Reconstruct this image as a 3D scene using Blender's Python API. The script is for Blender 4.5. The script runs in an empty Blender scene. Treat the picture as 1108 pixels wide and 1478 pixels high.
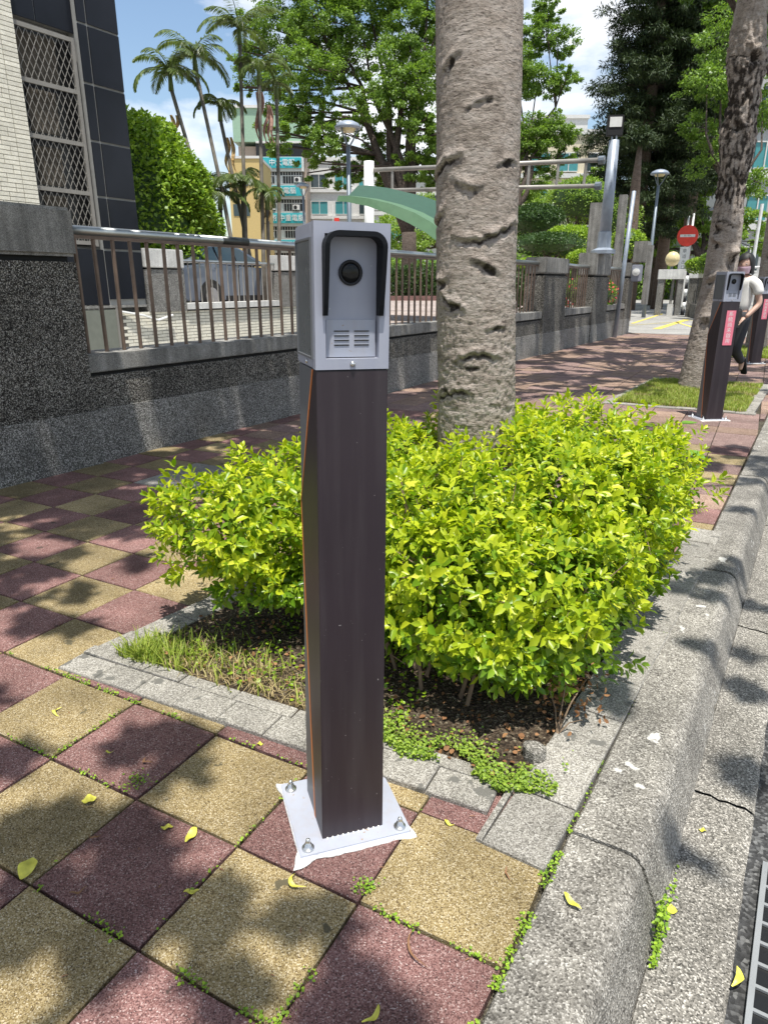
import bpy, bmesh, math, random
import numpy as np
from mathutils import Vector, Matrix, noise, Quaternion
random.seed(7); rng = np.random.default_rng(7)
SC = bpy.context.scene
COL = SC.collection
PI = math.pi
R = math.radians

# ------------------------------------------------------------------ camera
CAM = Vector((0.9619, -0.9074, 1.2477))
PITCH, YAW, ROLL = 0.3214, 0.5521, 0.0008
FWD = Vector((-math.sin(YAW)*math.cos(PITCH), math.cos(YAW)*math.cos(PITCH), -math.sin(PITCH)))
RGT = Vector((math.cos(YAW), math.sin(YAW), 0))
UP = RGT.cross(FWD)
cd = bpy.data.cameras.new('camera'); cam = bpy.data.objects.new('camera', cd); COL.objects.link(cam)
cam.matrix_world = Matrix(((RGT.x, UP.x, -FWD.x, CAM.x), (RGT.y, UP.y, -FWD.y, CAM.y), (RGT.z, UP.z, -FWD.z, CAM.z), (0, 0, 0, 1)))
cd.sensor_fit = 'HORIZONTAL'; cd.sensor_width = 36; cd.lens = 990.3/1108*36
cd.clip_start = 0.05; cd.clip_end = 3000
SC.camera = cam
# ------------------------------------------------------------------ light
LDIR = Vector((-0.17, 0.187, -1)).normalized()
SUN_EL = math.asin(-LDIR.z); SUN_AZ = math.atan2(-LDIR.x, -LDIR.y)
w = bpy.data.worlds.new('World'); SC.world = w; w.use_nodes = True
nt = w.node_tree; nt.nodes.clear()
wo = nt.nodes.new('ShaderNodeOutputWorld'); bg = nt.nodes.new('ShaderNodeBackground'); bg.inputs['Strength'].default_value = 0.12
sky = nt.nodes.new('ShaderNodeTexSky'); sky.sky_type = 'NISHITA'; sky.sun_disc = False
sky.sun_elevation = SUN_EL; sky.sun_rotation = SUN_AZ; sky.air_density = 1.2; sky.dust_density = 0.6; sky.ozone_density = 2.0
tc = nt.nodes.new('ShaderNodeTexCoord'); mp = nt.nodes.new('ShaderNodeMapping'); mp.inputs['Scale'].default_value = (1, 1, 2.6)
mp.inputs['Location'].default_value = (0.35, 0.1, 0.35)
ns = nt.nodes.new('ShaderNodeTexNoise'); ns.inputs['Scale'].default_value = 3.2; ns.inputs['Detail'].default_value = 9; ns.inputs['Roughness'].default_value = 0.55
cr = nt.nodes.new('ShaderNodeValToRGB'); cr.color_ramp.elements[0].position = 0.46; cr.color_ramp.elements[1].position = 0.60
mx = nt.nodes.new('ShaderNodeMix'); mx.data_type = 'RGBA'
mx.inputs['B'].default_value = (7.4, 7.6, 8.0, 1)
nt.links.new(tc.outputs['Generated'], mp.inputs['Vector']); nt.links.new(mp.outputs[0], ns.inputs['Vector'])
nt.links.new(ns.outputs['Fac'], cr.inputs[0]); nt.links.new(cr.outputs[0], mx.inputs['Factor'])
nt.links.new(sky.outputs[0], mx.inputs['A']); nt.links.new(mx.outputs['Result'], bg.inputs['Color']); nt.links.new(bg.outputs[0], wo.inputs['Surface'])
sd = bpy.data.lights.new('sun', 'SUN'); sd.energy = 5.0; sd.angle = R(0.55); sd.color = (1, 0.965, 0.9)
so = bpy.data.objects.new('sun', sd); COL.objects.link(so); so.rotation_euler = LDIR.to_track_quat('-Z', 'Y').to_euler()
so.location = (3, -3, 12)
SC.view_settings.view_transform = 'Standard'; SC.view_settings.look = 'None'; SC.view_settings.exposure = 0.45
SC.view_settings.gamma = 1; SC.view_settings.use_curve_mapping = False
SC.render.engine = 'CYCLES'

# ------------------------------------------------------------------ helpers
def at(px, py, dep):
    return CAM + (FWD + RGT*((px-554)/990.3) - UP*((py-739)/990.3))*dep
def on_x(px, py, X):
    v = FWD + RGT*((px-554)/990.3) - UP*((py-739)/990.3); return CAM + v*((X-CAM.x)/v.x)
def on_z(px, py, Z=0.0):
    v = FWD + RGT*((px-554)/990.3) - UP*((py-739)/990.3); return CAM + v*((Z-CAM.z)/v.z)

class MB:
    def __init__(s): s.v = []; s.f = []
    def add(s, vs, fs):
        n = len(s.v); s.v += [tuple(x) for x in vs]; s.f += [tuple(i+n for i in f) for f in fs]; return s
    def box(s, x0, x1, y0, y1, z0, z1, M=None):
        vs = [Vector(p) for p in ((x0,y0,z0),(x1,y0,z0),(x1,y1,z0),(x0,y1,z0),(x0,y0,z1),(x1,y0,z1),(x1,y1,z1),(x0,y1,z1))]
        if M is not None: vs = [M @ p for p in vs]
        return s.add(vs, [(0,3,2,1),(4,5,6,7),(0,1,5,4),(1,2,6,5),(2,3,7,6),(3,0,4,7)])
    def cbox(s, x0, x1, y0, y1, z0, z1, c, M=None):   # box whose top edges are chamfered
        vs = [Vector(p) for p in ((x0,y0,z0),(x1,y0,z0),(x1,y1,z0),(x0,y1,z0),(x0,y0,z1-c),(x1,y0,z1-c),(x1,y1,z1-c),(x0,y1,z1-c),
              (x0+c,y0+c,z1),(x1-c,y0+c,z1),(x1-c,y1-c,z1),(x0+c,y1-c,z1))]
        if M is not None: vs = [M @ p for p in vs]
        return s.add(vs, [(0,1,5,4),(1,2,6,5),(2,3,7,6),(3,0,4,7),(4,5,9,8),(5,6,10,9),(6,7,11,10),(7,4,8,11),(8,9,10,11),(0,3,2,1)])
    def tube(s, pts, rad, n=8, cap=True):
        pts = [Vector(p) for p in pts]; m = len(pts)
        if not hasattr(rad, '__len__'): rad = [rad]*m
        vs = []; d0 = (pts[1]-pts[0]).normalized(); u = d0.orthogonal().normalized()
        for i, p in enumerate(pts):
            d = (pts[min(i+1, m-1)]-pts[max(i-1, 0)]).normalized()
            u = (u - d*u.dot(d)).normalized(); v = d.cross(u)
            for k in range(n):
                a = 2*PI*k/n; vs.append(p+(u*math.cos(a)+v*math.sin(a))*rad[i])
        fs = [(i*n+k, i*n+(k+1) % n, (i+1)*n+(k+1) % n, (i+1)*n+k) for i in range(m-1) for k in range(n)]
        if cap: fs += [tuple(reversed(range(n))), tuple(range((m-1)*n, m*n))]
        return s.add(vs, fs)
    def lathe(s, prof, c=(0,0,0), n=20, M=None):
        vs = []
        for r, z in prof:
            for k in range(n):
                a = 2*PI*k/n; p = Vector((c[0]+r*math.cos(a), c[1]+r*math.sin(a), c[2]+z)); vs.append(M @ p if M is not None else p)
        m = len(prof)
        fs = [(i*n+k, i*n+(k+1) % n, (i+1)*n+(k+1) % n, (i+1)*n+k) for i in range(m-1) for k in range(n)]
        fs += [tuple(reversed(range(n))), tuple(range((m-1)*n, m*n))]
        return s.add(vs, fs)
    def prism(s, poly, f0, f1):   # f0, f1 map (u,v)->point
        n = len(poly); vs = [f0(*p) for p in poly]+[f1(*p) for p in poly]
        return s.add(vs, [tuple(reversed(range(n))), tuple(range(n, 2*n))]+[(i, (i+1) % n, n+(i+1) % n, n+i) for i in range(n)])
    def mesh(s, name, mat, smooth=False):
        me = bpy.data.meshes.new(name); me.from_pydata(s.v, [], s.f); me.materials.append(mat)
        if smooth: me.polygons.foreach_set('use_smooth', [True]*len(me.polygons))
        me.validate(); me.update(); return me
    def build(s, name, mat, parent=None, smooth=False, bevel=0):
        o = bpy.data.objects.new(name, s.mesh(name, mat, smooth)); COL.objects.link(o)
        if parent is not None: o.parent = parent
        bm = bmesh.new(); bm.from_mesh(o.data); bmesh.ops.recalc_face_normals(bm, faces=bm.faces)
        if bevel:
            es = [e for e in bm.edges if len(e.link_faces) == 2 and e.calc_face_angle(0) > 0.5]
            bmesh.ops.bevel(bm, geom=es, offset=bevel, segments=2, affect='EDGES', clamp_overlap=True)
        bm.to_mesh(o.data); bm.free()
        if smooth: o.data.polygons.foreach_set('use_smooth', [True]*len(o.data.polygons))
        return o
def tag(o, label=None, cat=None, group=None, kind=None):
    if label: o['label'] = label
    if cat: o['category'] = cat
    if group: o['group'] = group
    if kind: o['kind'] = kind
    return o
def thing(name, label, cat, loc=(0,0,0), rz=0, group=None, kind=None):
    o = bpy.data.objects.new(name, None); COL.objects.link(o); o.location = loc; o.rotation_euler = (0, 0, rz); o.empty_display_size = .1
    return tag(o, label, cat, group, kind)
def link(name, me, parent=None, loc=None, M=None):
    o = bpy.data.objects.new(name, me); COL.objects.link(o)
    if parent is not None: o.parent = parent
    if M is not None: o.matrix_local = M
    elif loc is not None: o.location = loc
    return o
def npmesh(name, V, F, mat):
    me = bpy.data.meshes.new(name); V = np.asarray(V, np.float32).reshape(-1, 3); F = np.asarray(F, np.int32); k = F.shape[1]
    me.vertices.add(len(V)); me.vertices.foreach_set('co', V.ravel())
    me.loops.add(F.size); me.loops.foreach_set('vertex_index', F.ravel())
    me.polygons.add(len(F)); me.polygons.foreach_set('loop_start', np.arange(0, F.size, k, dtype=np.int32))
    me.update(calc_edges=True)
    for m in (mat if isinstance(mat, (list, tuple)) else [mat]): me.materials.append(m)
    return me
def unit(a): return a/np.maximum(np.linalg.norm(a, axis=-1, keepdims=True), 1e-9)
LEAF_T = np.array([(0,0,0),(.28,.40,.05),(.28,0,-.03),(.28,-.40,.05),(.66,.42,.05),(.66,0,-.05),(.66,-.42,.05),(1,0,-.14)], float)
LEAF_F = np.array([(0,1,2),(0,2,3),(1,4,5),(1,5,2),(2,5,6),(2,6,3),(4,7,5),(5,7,6)])
RH_T = np.array([(0,0,0),(.45,.5,.06),(1,0,0),(.45,-.5,.06)], float); RH_F = np.array([(0,1,2,3)])
def leaves(P, D, N, L, W, T=LEAF_T, F=LEAF_F):
    D = unit(D); S = unit(np.cross(N, D)); N = np.cross(D, S); n = len(P)
    L = np.broadcast_to(np.asarray(L, float), (n,)); W = np.broadcast_to(np.asarray(W, float), (n,))
    V = P[:,None] + D[:,None]*T[None,:,0:1]*L[:,None,None] + S[:,None]*T[None,:,1:2]*W[:,None,None] + N[:,None]*T[None,:,2:3]*L[:,None,None]
    FF = (np.arange(n)[:,None,None]*len(T) + F[None]).reshape(-1, F.shape[1])
    return V.reshape(-1, 3), FF

# ------------------------------------------------------------------ materials
def nodes(name):
    m = bpy.data.materials.new(name); m.use_nodes = True; t = m.node_tree; b = t.nodes['Principled BSDF']; return m, t, b
def N(t, typ, **k):
    n = t.nodes.new(typ)
    for a, v in k.items(): setattr(n, a, v)
    return n
def flat(name, col, rough=.5, metal=0, spec=.5, var=0.08, bump=0.0, bscale=60, coat=0, wear=None):
    m, t, b = nodes(name); b.inputs['Roughness'].default_value = rough; b.inputs['Metallic'].default_value = metal
    b.inputs['Specular IOR Level'].default_value = spec; b.inputs['Coat Weight'].default_value = coat
    tcn = N(t, 'ShaderNodeTexCoord'); nz = N(t, 'ShaderNodeTexNoise'); nz.inputs['Scale'].default_value = bscale*.15; nz.inputs['Detail'].default_value = 6
    t.links.new(tcn.outputs['Object'], nz.inputs['Vector'])
    r = N(t, 'ShaderNodeMapRange'); r.inputs['From Min'].default_value = .3; r.inputs['From Max'].default_value = .7
    r.inputs['To Min'].default_value = 1-var; r.inputs['To Max'].default_value = 1+var; t.links.new(nz.outputs['Fac'], r.inputs['Value'])
    mm = N(t, 'ShaderNodeVectorMath', operation='SCALE'); mm.inputs[0].default_value = col[:3]; t.links.new(r.outputs[0], mm.inputs['Scale'])
    out = mm.outputs[0]
    if wear:
        vo = N(t, 'ShaderNodeTexNoise'); vo.inputs['Scale'].default_value = wear[1]; vo.inputs['Detail'].default_value = 3; t.links.new(tcn.outputs['Object'], vo.inputs['Vector'])
        c9 = N(t, 'ShaderNodeValToRGB'); c9.color_ramp.elements[0].position = wear[2]; c9.color_ramp.elements[1].position = wear[2]+.03; t.links.new(vo.outputs['Fac'], c9.inputs[0])
        mpx = N(t, 'ShaderNodeMapping'); mpx.inputs['Scale'].default_value = (30, 30, 2.0); t.links.new(tcn.outputs['Object'], mpx.inputs['Vector']); nd = N(t, 'ShaderNodeTexNoise'); nd.inputs['Scale'].default_value = 1.2; nd.inputs['Detail'].default_value = 6; t.links.new(mpx.outputs[0], nd.inputs['Vector'])
        rd = N(t, 'ShaderNodeMapRange'); rd.inputs['From Min'].default_value = .45; rd.inputs['From Max'].default_value = .8; rd.inputs['To Max'].default_value = wear[3]; t.links.new(nd.outputs['Fac'], rd.inputs['Value'])
        m1 = N(t, 'ShaderNodeMix', data_type='RGBA'); m1.inputs['B'].default_value = (*wear[0], 1); t.links.new(rd.outputs[0], m1.inputs['Factor']); t.links.new(out, m1.inputs['A'])
        m2 = N(t, 'ShaderNodeMix', data_type='RGBA'); m2.inputs['B'].default_value = (*wear[0], 1); t.links.new(c9.outputs[0], m2.inputs['Factor']); t.links.new(m1.outputs['Result'], m2.inputs['A']); out = m2.outputs['Result']
    t.links.new(out, b.inputs['Base Color'])
    if bump:
        n2 = N(t, 'ShaderNodeTexNoise'); n2.inputs['Scale'].default_value = bscale; n2.inputs['Detail'].default_value = 5
        t.links.new(tcn.outputs['Object'], n2.inputs['Vector'])
        bp = N(t, 'ShaderNodeBump'); bp.inputs['Strength'].default_value = bump; bp.inputs['Distance'].default_value = .01
        t.links.new(n2.outputs['Fac'], bp.inputs['Height']); t.links.new(bp.outputs[0], b.inputs['Normal'])
    return m
def speck(name, cols, scale=180, big=3, bigamt=.25, bump=.4, rough=.9, patch=None, dist=.004, objrand=0.0, world=True, streak=None):
    """granular material: cols = list of (pos, colour) over a fine cell noise, modulated by large stains"""
    m, t, b = nodes(name); b.inputs['Roughness'].default_value = rough; b.inputs['Specular IOR Level'].default_value = .25
    if world: g = N(t, 'ShaderNodeNewGeometry').outputs['Position']
    else: g = N(t, 'ShaderNodeTexCoord').outputs['Object']
    vo = N(t, 'ShaderNodeTexVoronoi'); vo.inputs['Scale'].default_value = scale; t.links.new(g, vo.inputs['Vector'])
    sp = N(t, 'ShaderNodeSeparateColor'); t.links.new(vo.outputs['Color'], sp.inputs[0])
    ra = N(t, 'ShaderNodeValToRGB'); ra.color_ramp.interpolation = 'LINEAR'
    while len(ra.color_ramp.elements) < len(cols): ra.color_ramp.elements.new(.5)
    for e, (p, c) in zip(ra.color_ramp.elements, cols): e.position = p; e.color = (*c, 1)
    t.links.new(sp.outputs[0], ra.inputs[0])
    nz = N(t, 'ShaderNodeTexNoise'); nz.inputs['Scale'].default_value = big; nz.inputs['Detail'].default_value = 8; nz.inputs['Roughness'].default_value = .6
    t.links.new(g, nz.inputs['Vector'])
    r = N(t, 'ShaderNodeMapRange'); r.inputs['From Min'].default_value = .3; r.inputs['From Max'].default_value = .7
    r.inputs['To Min'].default_value = 1-bigamt; r.inputs['To Max'].default_value = 1+bigamt*.6; t.links.new(nz.outputs['Fac'], r.inputs['Value'])
    sc = N(t, 'ShaderNodeVectorMath', operation='SCALE'); t.links.new(ra.outputs[0], sc.inputs[0]); t.links.new(r.outputs[0], sc.inputs['Scale'])
    out = sc.outputs[0]
    if objrand:
        oi = N(t, 'ShaderNodeObjectInfo'); r2 = N(t, 'ShaderNodeMapRange'); r2.inputs['To Min'].default_value = 1-objrand; r2.inputs['To Max'].default_value = 1+objrand
        t.links.new(oi.outputs['Random'], r2.inputs['Value']); s2 = N(t, 'ShaderNodeVectorMath', operation='SCALE')
        t.links.new(out, s2.inputs[0]); t.links.new(r2.outputs[0], s2.inputs['Scale']); out = s2.outputs[0]
    if streak:
        mpn = N(t, 'ShaderNodeMapping'); mpn.inputs['Scale'].default_value = (9, 9, .7); t.links.new(g, mpn.inputs['Vector'])
        n4 = N(t, 'ShaderNodeTexNoise'); n4.inputs['Scale'].default_value = 1.6; n4.inputs['Detail'].default_value = 5; t.links.new(mpn.outputs[0], n4.inputs['Vector'])
        r4 = N(t, 'ShaderNodeMapRange'); r4.inputs['From Min'].default_value = .35; r4.inputs['From Max'].default_value = .65; r4.inputs['To Min'].default_value = 1-streak; r4.inputs['To Max'].default_value = 1.05
        t.links.new(n4.outputs['Fac'], r4.inputs['Value']); s4 = N(t, 'ShaderNodeVectorMath', operation='SCALE')
        t.links.new(out, s4.inputs[0]); t.links.new(r4.outputs[0], s4.inputs['Scale']); out = s4.outputs[0]
    if patch:
        pc, ps, pt = patch
        n3 = N(t, 'ShaderNodeTexNoise'); n3.inputs['Scale'].default_value = ps; n3.inputs['Detail'].default_value = 7; n3.inputs['Roughness'].default_value = .55; t.links.new(g, n3.inputs['Vector'])
        cr3 = N(t, 'ShaderNodeValToRGB'); cr3.color_ramp.elements[0].position = pt; cr3.color_ramp.elements[1].position = pt+.02; t.links.new(n3.outputs['Fac'], cr3.inputs[0])
        mxn = N(t, 'ShaderNodeMix', data_type='RGBA'); mxn.inputs['B'].default_value = (*pc, 1)
        t.links.new(cr3.outputs[0], mxn.inputs['Factor']); t.links.new(out, mxn.inputs['A']); out = mxn.outputs['Result']
    t.links.new(out, b.inputs['Base Color'])
    bp = N(t, 'ShaderNodeBump'); bp.inputs['Strength'].default_value = bump; bp.inputs['Distance'].default_value = dist
    t.links.new(vo.outputs['Distance'], bp.inputs['Height'])
    n5 = N(t, 'ShaderNodeTexNoise'); n5.inputs['Scale'].default_value = scale*.35; n5.inputs['Detail'].default_value = 6; t.links.new(g, n5.inputs['Vector'])
    b2 = N(t, 'ShaderNodeBump'); b2.inputs['Strength'].default_value = bump*.6; b2.inputs['Distance'].default_value = dist
    t.links.new(n5.outputs['Fac'], b2.inputs['Height']); t.links.new(bp.outputs[0], b2.inputs['Normal']); t.links.new(b2.outputs[0], b.inputs['Normal'])
    return m
def leafmat(name, c1, c2, trans=.35, rough=.45, c3=None, tl=1.0):
    m, t, b = nodes(name); b.inputs['Roughness'].default_value = rough; b.inputs['Specular IOR Level'].default_value = .35
    ge = N(t, 'ShaderNodeNewGeometry'); ra = N(t, 'ShaderNodeValToRGB')
    ra.color_ramp.elements[0].color = (*c1, 1); ra.color_ramp.elements[1].color = (*c2, 1)
    if c3: e = ra.color_ramp.elements.new(.93); e.color = (*c2, 1); ra.color_ramp.elements[2].color = (*c3, 1)
    t.links.new(ge.outputs['Random Per Island'], ra.inputs[0]); t.links.new(ra.outputs[0], b.inputs['Base Color'])
    tr = N(t, 'ShaderNodeBsdfTranslucent'); sc = N(t, 'ShaderNodeVectorMath', operation='MULTIPLY'); sc.inputs[1].default_value = (1.15*tl, 1.2*tl, .5*tl)
    t.links.new(ra.outputs[0], sc.inputs[0]); t.links.new(sc.outputs[0], tr.inputs['Color'])
    ms = N(t, 'ShaderNodeMixShader'); ms.inputs[0].default_value = trans
    t.links.new(b.outputs[0], ms.inputs[1]); t.links.new(tr.outputs[0], ms.inputs[2]); t.links.new(ms.outputs[0], t.nodes['Material Output'].inputs['Surface'])
    return m
M = {}
M['yellow_paver'] = speck('yellow_paver', [(0,(.09,.065,.035)),(.25,(.21,.15,.062)),(.55,(.31,.24,.115)),(.85,(.37,.295,.165)),(1,(.56,.49,.35))], 420, 3.2, .42, .5, objrand=.20, dist=.002, patch=((.10,.085,.05), 9, .66))
M['red_paver'] = speck('red_paver', [(0,(.07,.04,.038)),(.3,(.17,.082,.072)),(.7,(.25,.138,.125)),(.92,(.31,.19,.17)),(1,(.48,.38,.35))], 420, 3.4, .40, .5, objrand=.20, dist=.002, patch=((.09,.06,.05), 8, .68))
M['grey_paver'] = speck('grey_paver', [(0,(.12,.11,.095)),(.4,(.25,.235,.205)),(.8,(.36,.34,.30)),(1,(.48,.46,.42))], 330, 6, .25, .5, objrand=.12, dist=.003, patch=((.14,.135,.12), 12, .62))
M['tan_paver'] = speck('tan_paver', [(0,(.10,.06,.045)),(.4,(.24,.155,.115)),(.8,(.33,.23,.17)),(1,(.48,.38,.30))], 300, 4, .25, .4, objrand=.2, dist=.002)
M['rose_paver'] = speck('rose_paver', [(0,(.08,.05,.045)),(.4,(.20,.125,.11)),(.8,(.28,.19,.165)),(1,(.42,.34,.30))], 300, 4, .25, .4, objrand=.2, dist=.002)
M['concrete'] = speck('kerb_concrete', [(0,(.09,.082,.07)),(.3,(.22,.205,.178)),(.75,(.32,.30,.262)),(1,(.58,.55,.49))], 260, 3.5, .34, .8, objrand=.08, dist=.004, patch=((.58,.565,.52), 7.5, .65), streak=.2)
M['gutter_concrete'] = speck('gutter_concrete', [(0,(.06,.056,.048)),(.3,(.16,.15,.13)),(.75,(.26,.242,.21)),(1,(.55,.52,.46))], 280, 3, .35, .6, dist=.004)
M['asphalt'] = speck('asphalt', [(0,(.03,.03,.03)),(.6,(.055,.055,.055)),(1,(.16,.16,.155))], 120, 2, .3, .8, dist=.006)
M['pebble'] = speck('pebble_dash', [(0,(.015,.014,.012)),(.38,(.05,.045,.04)),(.6,(.15,.14,.12)),(.85,(.36,.34,.30)),(1,(.56,.54,.49))], 165, 2.0, .4, 1.0, dist=.007, rough=.8)
M['pebble_low'] = speck('pebble_dash_pale', [(0,(.05,.05,.045)),(.4,(.14,.135,.12)),(.7,(.30,.29,.27)),(1,(.62,.60,.57))], 170, 2.2, .3, .9, dist=.005, rough=.8)
M['cap'] = speck('cast_cap', [(0,(.17,.165,.15)),(.5,(.30,.29,.27)),(1,(.42,.41,.38))], 240, 4, .35, .35, dist=.002, streak=.35)
M['cap_light'] = speck('cast_cap_pale', [(0,(.52,.51,.48)),(.5,(.68,.67,.64)),(1,(.80,.79,.75))], 200, 4, .2, .3, dist=.002, streak=.1)
M['groove'] = flat('dark_groove', (.012,.012,.011), .9)
M['soil'] = speck('soil', [(0,(.025,.017,.011)),(.5,(.075,.052,.034)),(.9,(.13,.10,.065)),(1,(.28,.24,.17))], 140, 4, .4, 1.0, dist=.01)
M['sand'] = speck('joint_sand', [(0,(.03,.026,.02)),(.6,(.08,.07,.05)),(1,(.17,.15,.11))], 300, 5, .4, .8, dist=.004)
M['yard'] = speck('yard_paving', [(0,(.22,.17,.14)),(.5,(.34,.28,.25)),(1,(.45,.40,.37))], 25, .6, .2, .3, dist=.004)
M['drive'] = speck('drive_concrete', [(0,(.2,.195,.18)),(.5,(.30,.29,.27)),(1,(.40,.39,.36))], 60, .8, .25, .3, dist=.004)
M['yellow_line'] = flat('yellow_line_paint', (.62,.50,.10), .7)
M['grass'] = leafmat('grass', (.16,.25,.03), (.42,.48,.09), .3, .5, (.5,.42,.2))
M['drygrass'] = leafmat('dry_grass', (.30,.22,.10), (.52,.42,.22), .2, .7)
M['creeper'] = leafmat('creeper', (.14,.24,.03), (.34,.46,.06), .3, .5)
M['moss'] = leafmat('joint_weed', (.12,.24,.02), (.34,.50,.04), .25, .6)
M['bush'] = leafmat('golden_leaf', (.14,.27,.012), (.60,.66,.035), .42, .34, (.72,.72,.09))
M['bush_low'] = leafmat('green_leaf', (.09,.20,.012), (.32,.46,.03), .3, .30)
M['crown'] = leafmat('crown_leaf', (.06,.12,.02), (.12,.22,.035), .35, .4)
M['camphor'] = leafmat('camphor_leaf', (.09,.17,.03), (.25,.38,.07), .42, .4)
M['camphor2'] = leafmat('light_crown_leaf', (.14,.25,.04), (.33,.46,.09), .42, .4)
M['pine'] = leafmat('conifer_needles', (.018,.035,.013), (.06,.09,.03), .12, .6)
M['ficus'] = leafmat('ficus_leaf', (.10,.20,.02), (.34,.48,.06), .3, .4)
M['dome'] = leafmat('clipped_leaf', (.15,.27,.025), (.42,.56,.07), .3, .4)
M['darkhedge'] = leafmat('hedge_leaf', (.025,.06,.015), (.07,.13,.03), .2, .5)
M['palm'] = leafmat('palm_leaflet', (.07,.11,.035), (.20,.26,.09), .3, .35)
M['deadfrond'] = flat('dead_frond', (.38,.22,.17), .8, var=.3)
M['drytan'] = flat('dry_sheath', (.50,.33,.14), .8, var=.3)
M['vine'] = leafmat('vine_leaf', (.13,.30,.04), (.22,.42,.06), .3, .4)
M['dead'] = leafmat('dead_leaf', (.16,.07,.03), (.38,.2,.09), .2, .7)
M['yleaf'] = flat('yellow_leaf', (.60,.56,.08), .45, var=.25, bscale=300)
M['bleaf'] = flat('brown_leaf', (.22,.11,.05), .7, var=.3)
M['twig'] = flat('twig_bark', (.20,.14,.09), .9, var=.3)
M['rail'] = flat('steel_rail', (.42,.44,.43), .32, .85, var=.15, bscale=25)
M['rust'] = flat('rusty_steel', (.17,.12,.09), .55, .35, var=.35, bscale=40)
M['railband'] = flat('rail_sleeve', (.07,.075,.07), .35, .6)
M['grey_paint'] = flat('grey_enamel', (.33,.345,.41), .42, var=.07, bscale=40, bump=.015, wear=((.5,.5,.5), 110, .72, .18))
M['grey_side'] = flat('grey_enamel_side', (.13,.135,.145), .45, var=.05, bscale=40)
M['brown_panel'] = flat('brown_enamel', (.026,.017,.022), .45, var=.12, bscale=25, bump=.02, wear=((.35,.33,.32), 160, .745, .05))
M['orange'] = flat('orange_trim', (.62,.20,.05), .45)
M['black'] = flat('black_rubber', (.010,.010,.012), .6)
M['visor'] = flat('black_visor', (.005,.006,.008), .55, spec=.2)
M['plate_paint'] = flat('plate_enamel', (.34,.36,.42), .45, var=.10, bscale=30, wear=((.30,.22,.15), 60, .68, .25))
M['bolt'] = flat('zinc_bolt', (.62,.62,.60), .25, .9)
M['mortar'] = flat('white_mortar', (.78,.78,.75), .85, bump=.6, bscale=150)
M['window_film'] = flat('side_window', (.13,.14,.145), .2, var=.06)
M['lens'] = flat('lens_glass', (.004,.004,.004), .12, spec=.25)
M['white'] = flat('white_paint', (.75,.75,.73), .55)
M['pink'] = flat('pink_sticker', (.80,.20,.27), .5, var=.05)
M['steel_pole'] = flat('galvanised_pole', (.30,.34,.40), .45, .3, var=.1)
M['pipe'] = flat('old_pipe', (.34,.32,.29), .5, .4, var=.25, bscale=20)
M['black_stone'] = flat('polished_black_granite', (.010,.012,.018), .3, var=.25, bscale=12, spec=.3)
M['grout'] = flat('pale_grout', (.30,.30,.285), .8)
M['brick'] = speck('cream_brick', [(0,(.68,.64,.52)),(.6,(.80,.76,.64)),(1,(.86,.83,.73))], 120, 6, .12, .3, objrand=.10, dist=.002)
M['mortar_dark'] = flat('brick_mortar', (.20,.185,.16), .9)
M['wframe'] = flat('grille_frame', (.25,.235,.21), .6)
M['dark'] = flat('dark_room', (.012,.012,.012), .3)
M['curtain'] = flat('curtain', (.10,.085,.065), .9, var=.3)
M['cabinet'] = flat('olive_panel', (.19,.20,.165), .6)
M['glass'] = flat('dark_glass', (.03,.05,.055), .05, coat=.5)
M['glass_teal'] = flat('teal_glass', (.06,.26,.27), .1)
M['carpaint'] = flat('silver_paint', (.15,.18,.235), .28, .5, var=.02, coat=1)
M['tyre'] = flat('tyre', (.015,.015,.015), .8)
M['rim'] = flat('alloy', (.5,.5,.52), .3, .9)
M['green_roof'] = flat('green_roof', (.28,.42,.30), .6)
M['canopy_dark'] = flat('canopy_sheet', (.02,.07,.04), .6)
M['canopy_light'] = flat('canopy_edge', (.08,.16,.085), .5)
M['teal'] = flat('teal_sign', (.03,.38,.42), .5)
M['yellow_wall'] = flat('yellow_wall', (.55,.41,.17), .8)
M['white_wall'] = flat('white_wall', (.62,.61,.58), .8, var=.12)
M['tan_wall'] = flat('tan_tile_wall', (.42,.33,.26), .8)
M['beige'] = flat('beige_wall', (.66,.58,.42), .8)
M['grey_wall'] = flat('grey_wall', (.40,.40,.39), .8)
M['sign_red'] = flat('sign_red', (.75,.05,.03), .4)
M['lampgrey'] = flat('lamp_grey', (.16,.19,.22), .4, .3)
M['globe'] = flat('cream_globe', (.66,.55,.30), .25)
M['hair'] = flat('hair', (.01,.009,.009), .6)
M['skin'] = flat('skin', (.52,.33,.25), .5)
M['mask'] = flat('pink_mask', (.75,.52,.60), .8)
M['shirt'] = flat('white_shirt', (.72,.70,.66), .85)
M['trousers'] = flat('charcoal_trousers', (.035,.035,.042), .8)
M['bagblack'] = flat('black_bag', (.012,.012,.013), .6)
M['grate'] = flat('galvanised_grate', (.34,.35,.35), .5, .5)
M['flower'] = flat('red_flower', (.65,.10,.08), .6)
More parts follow.
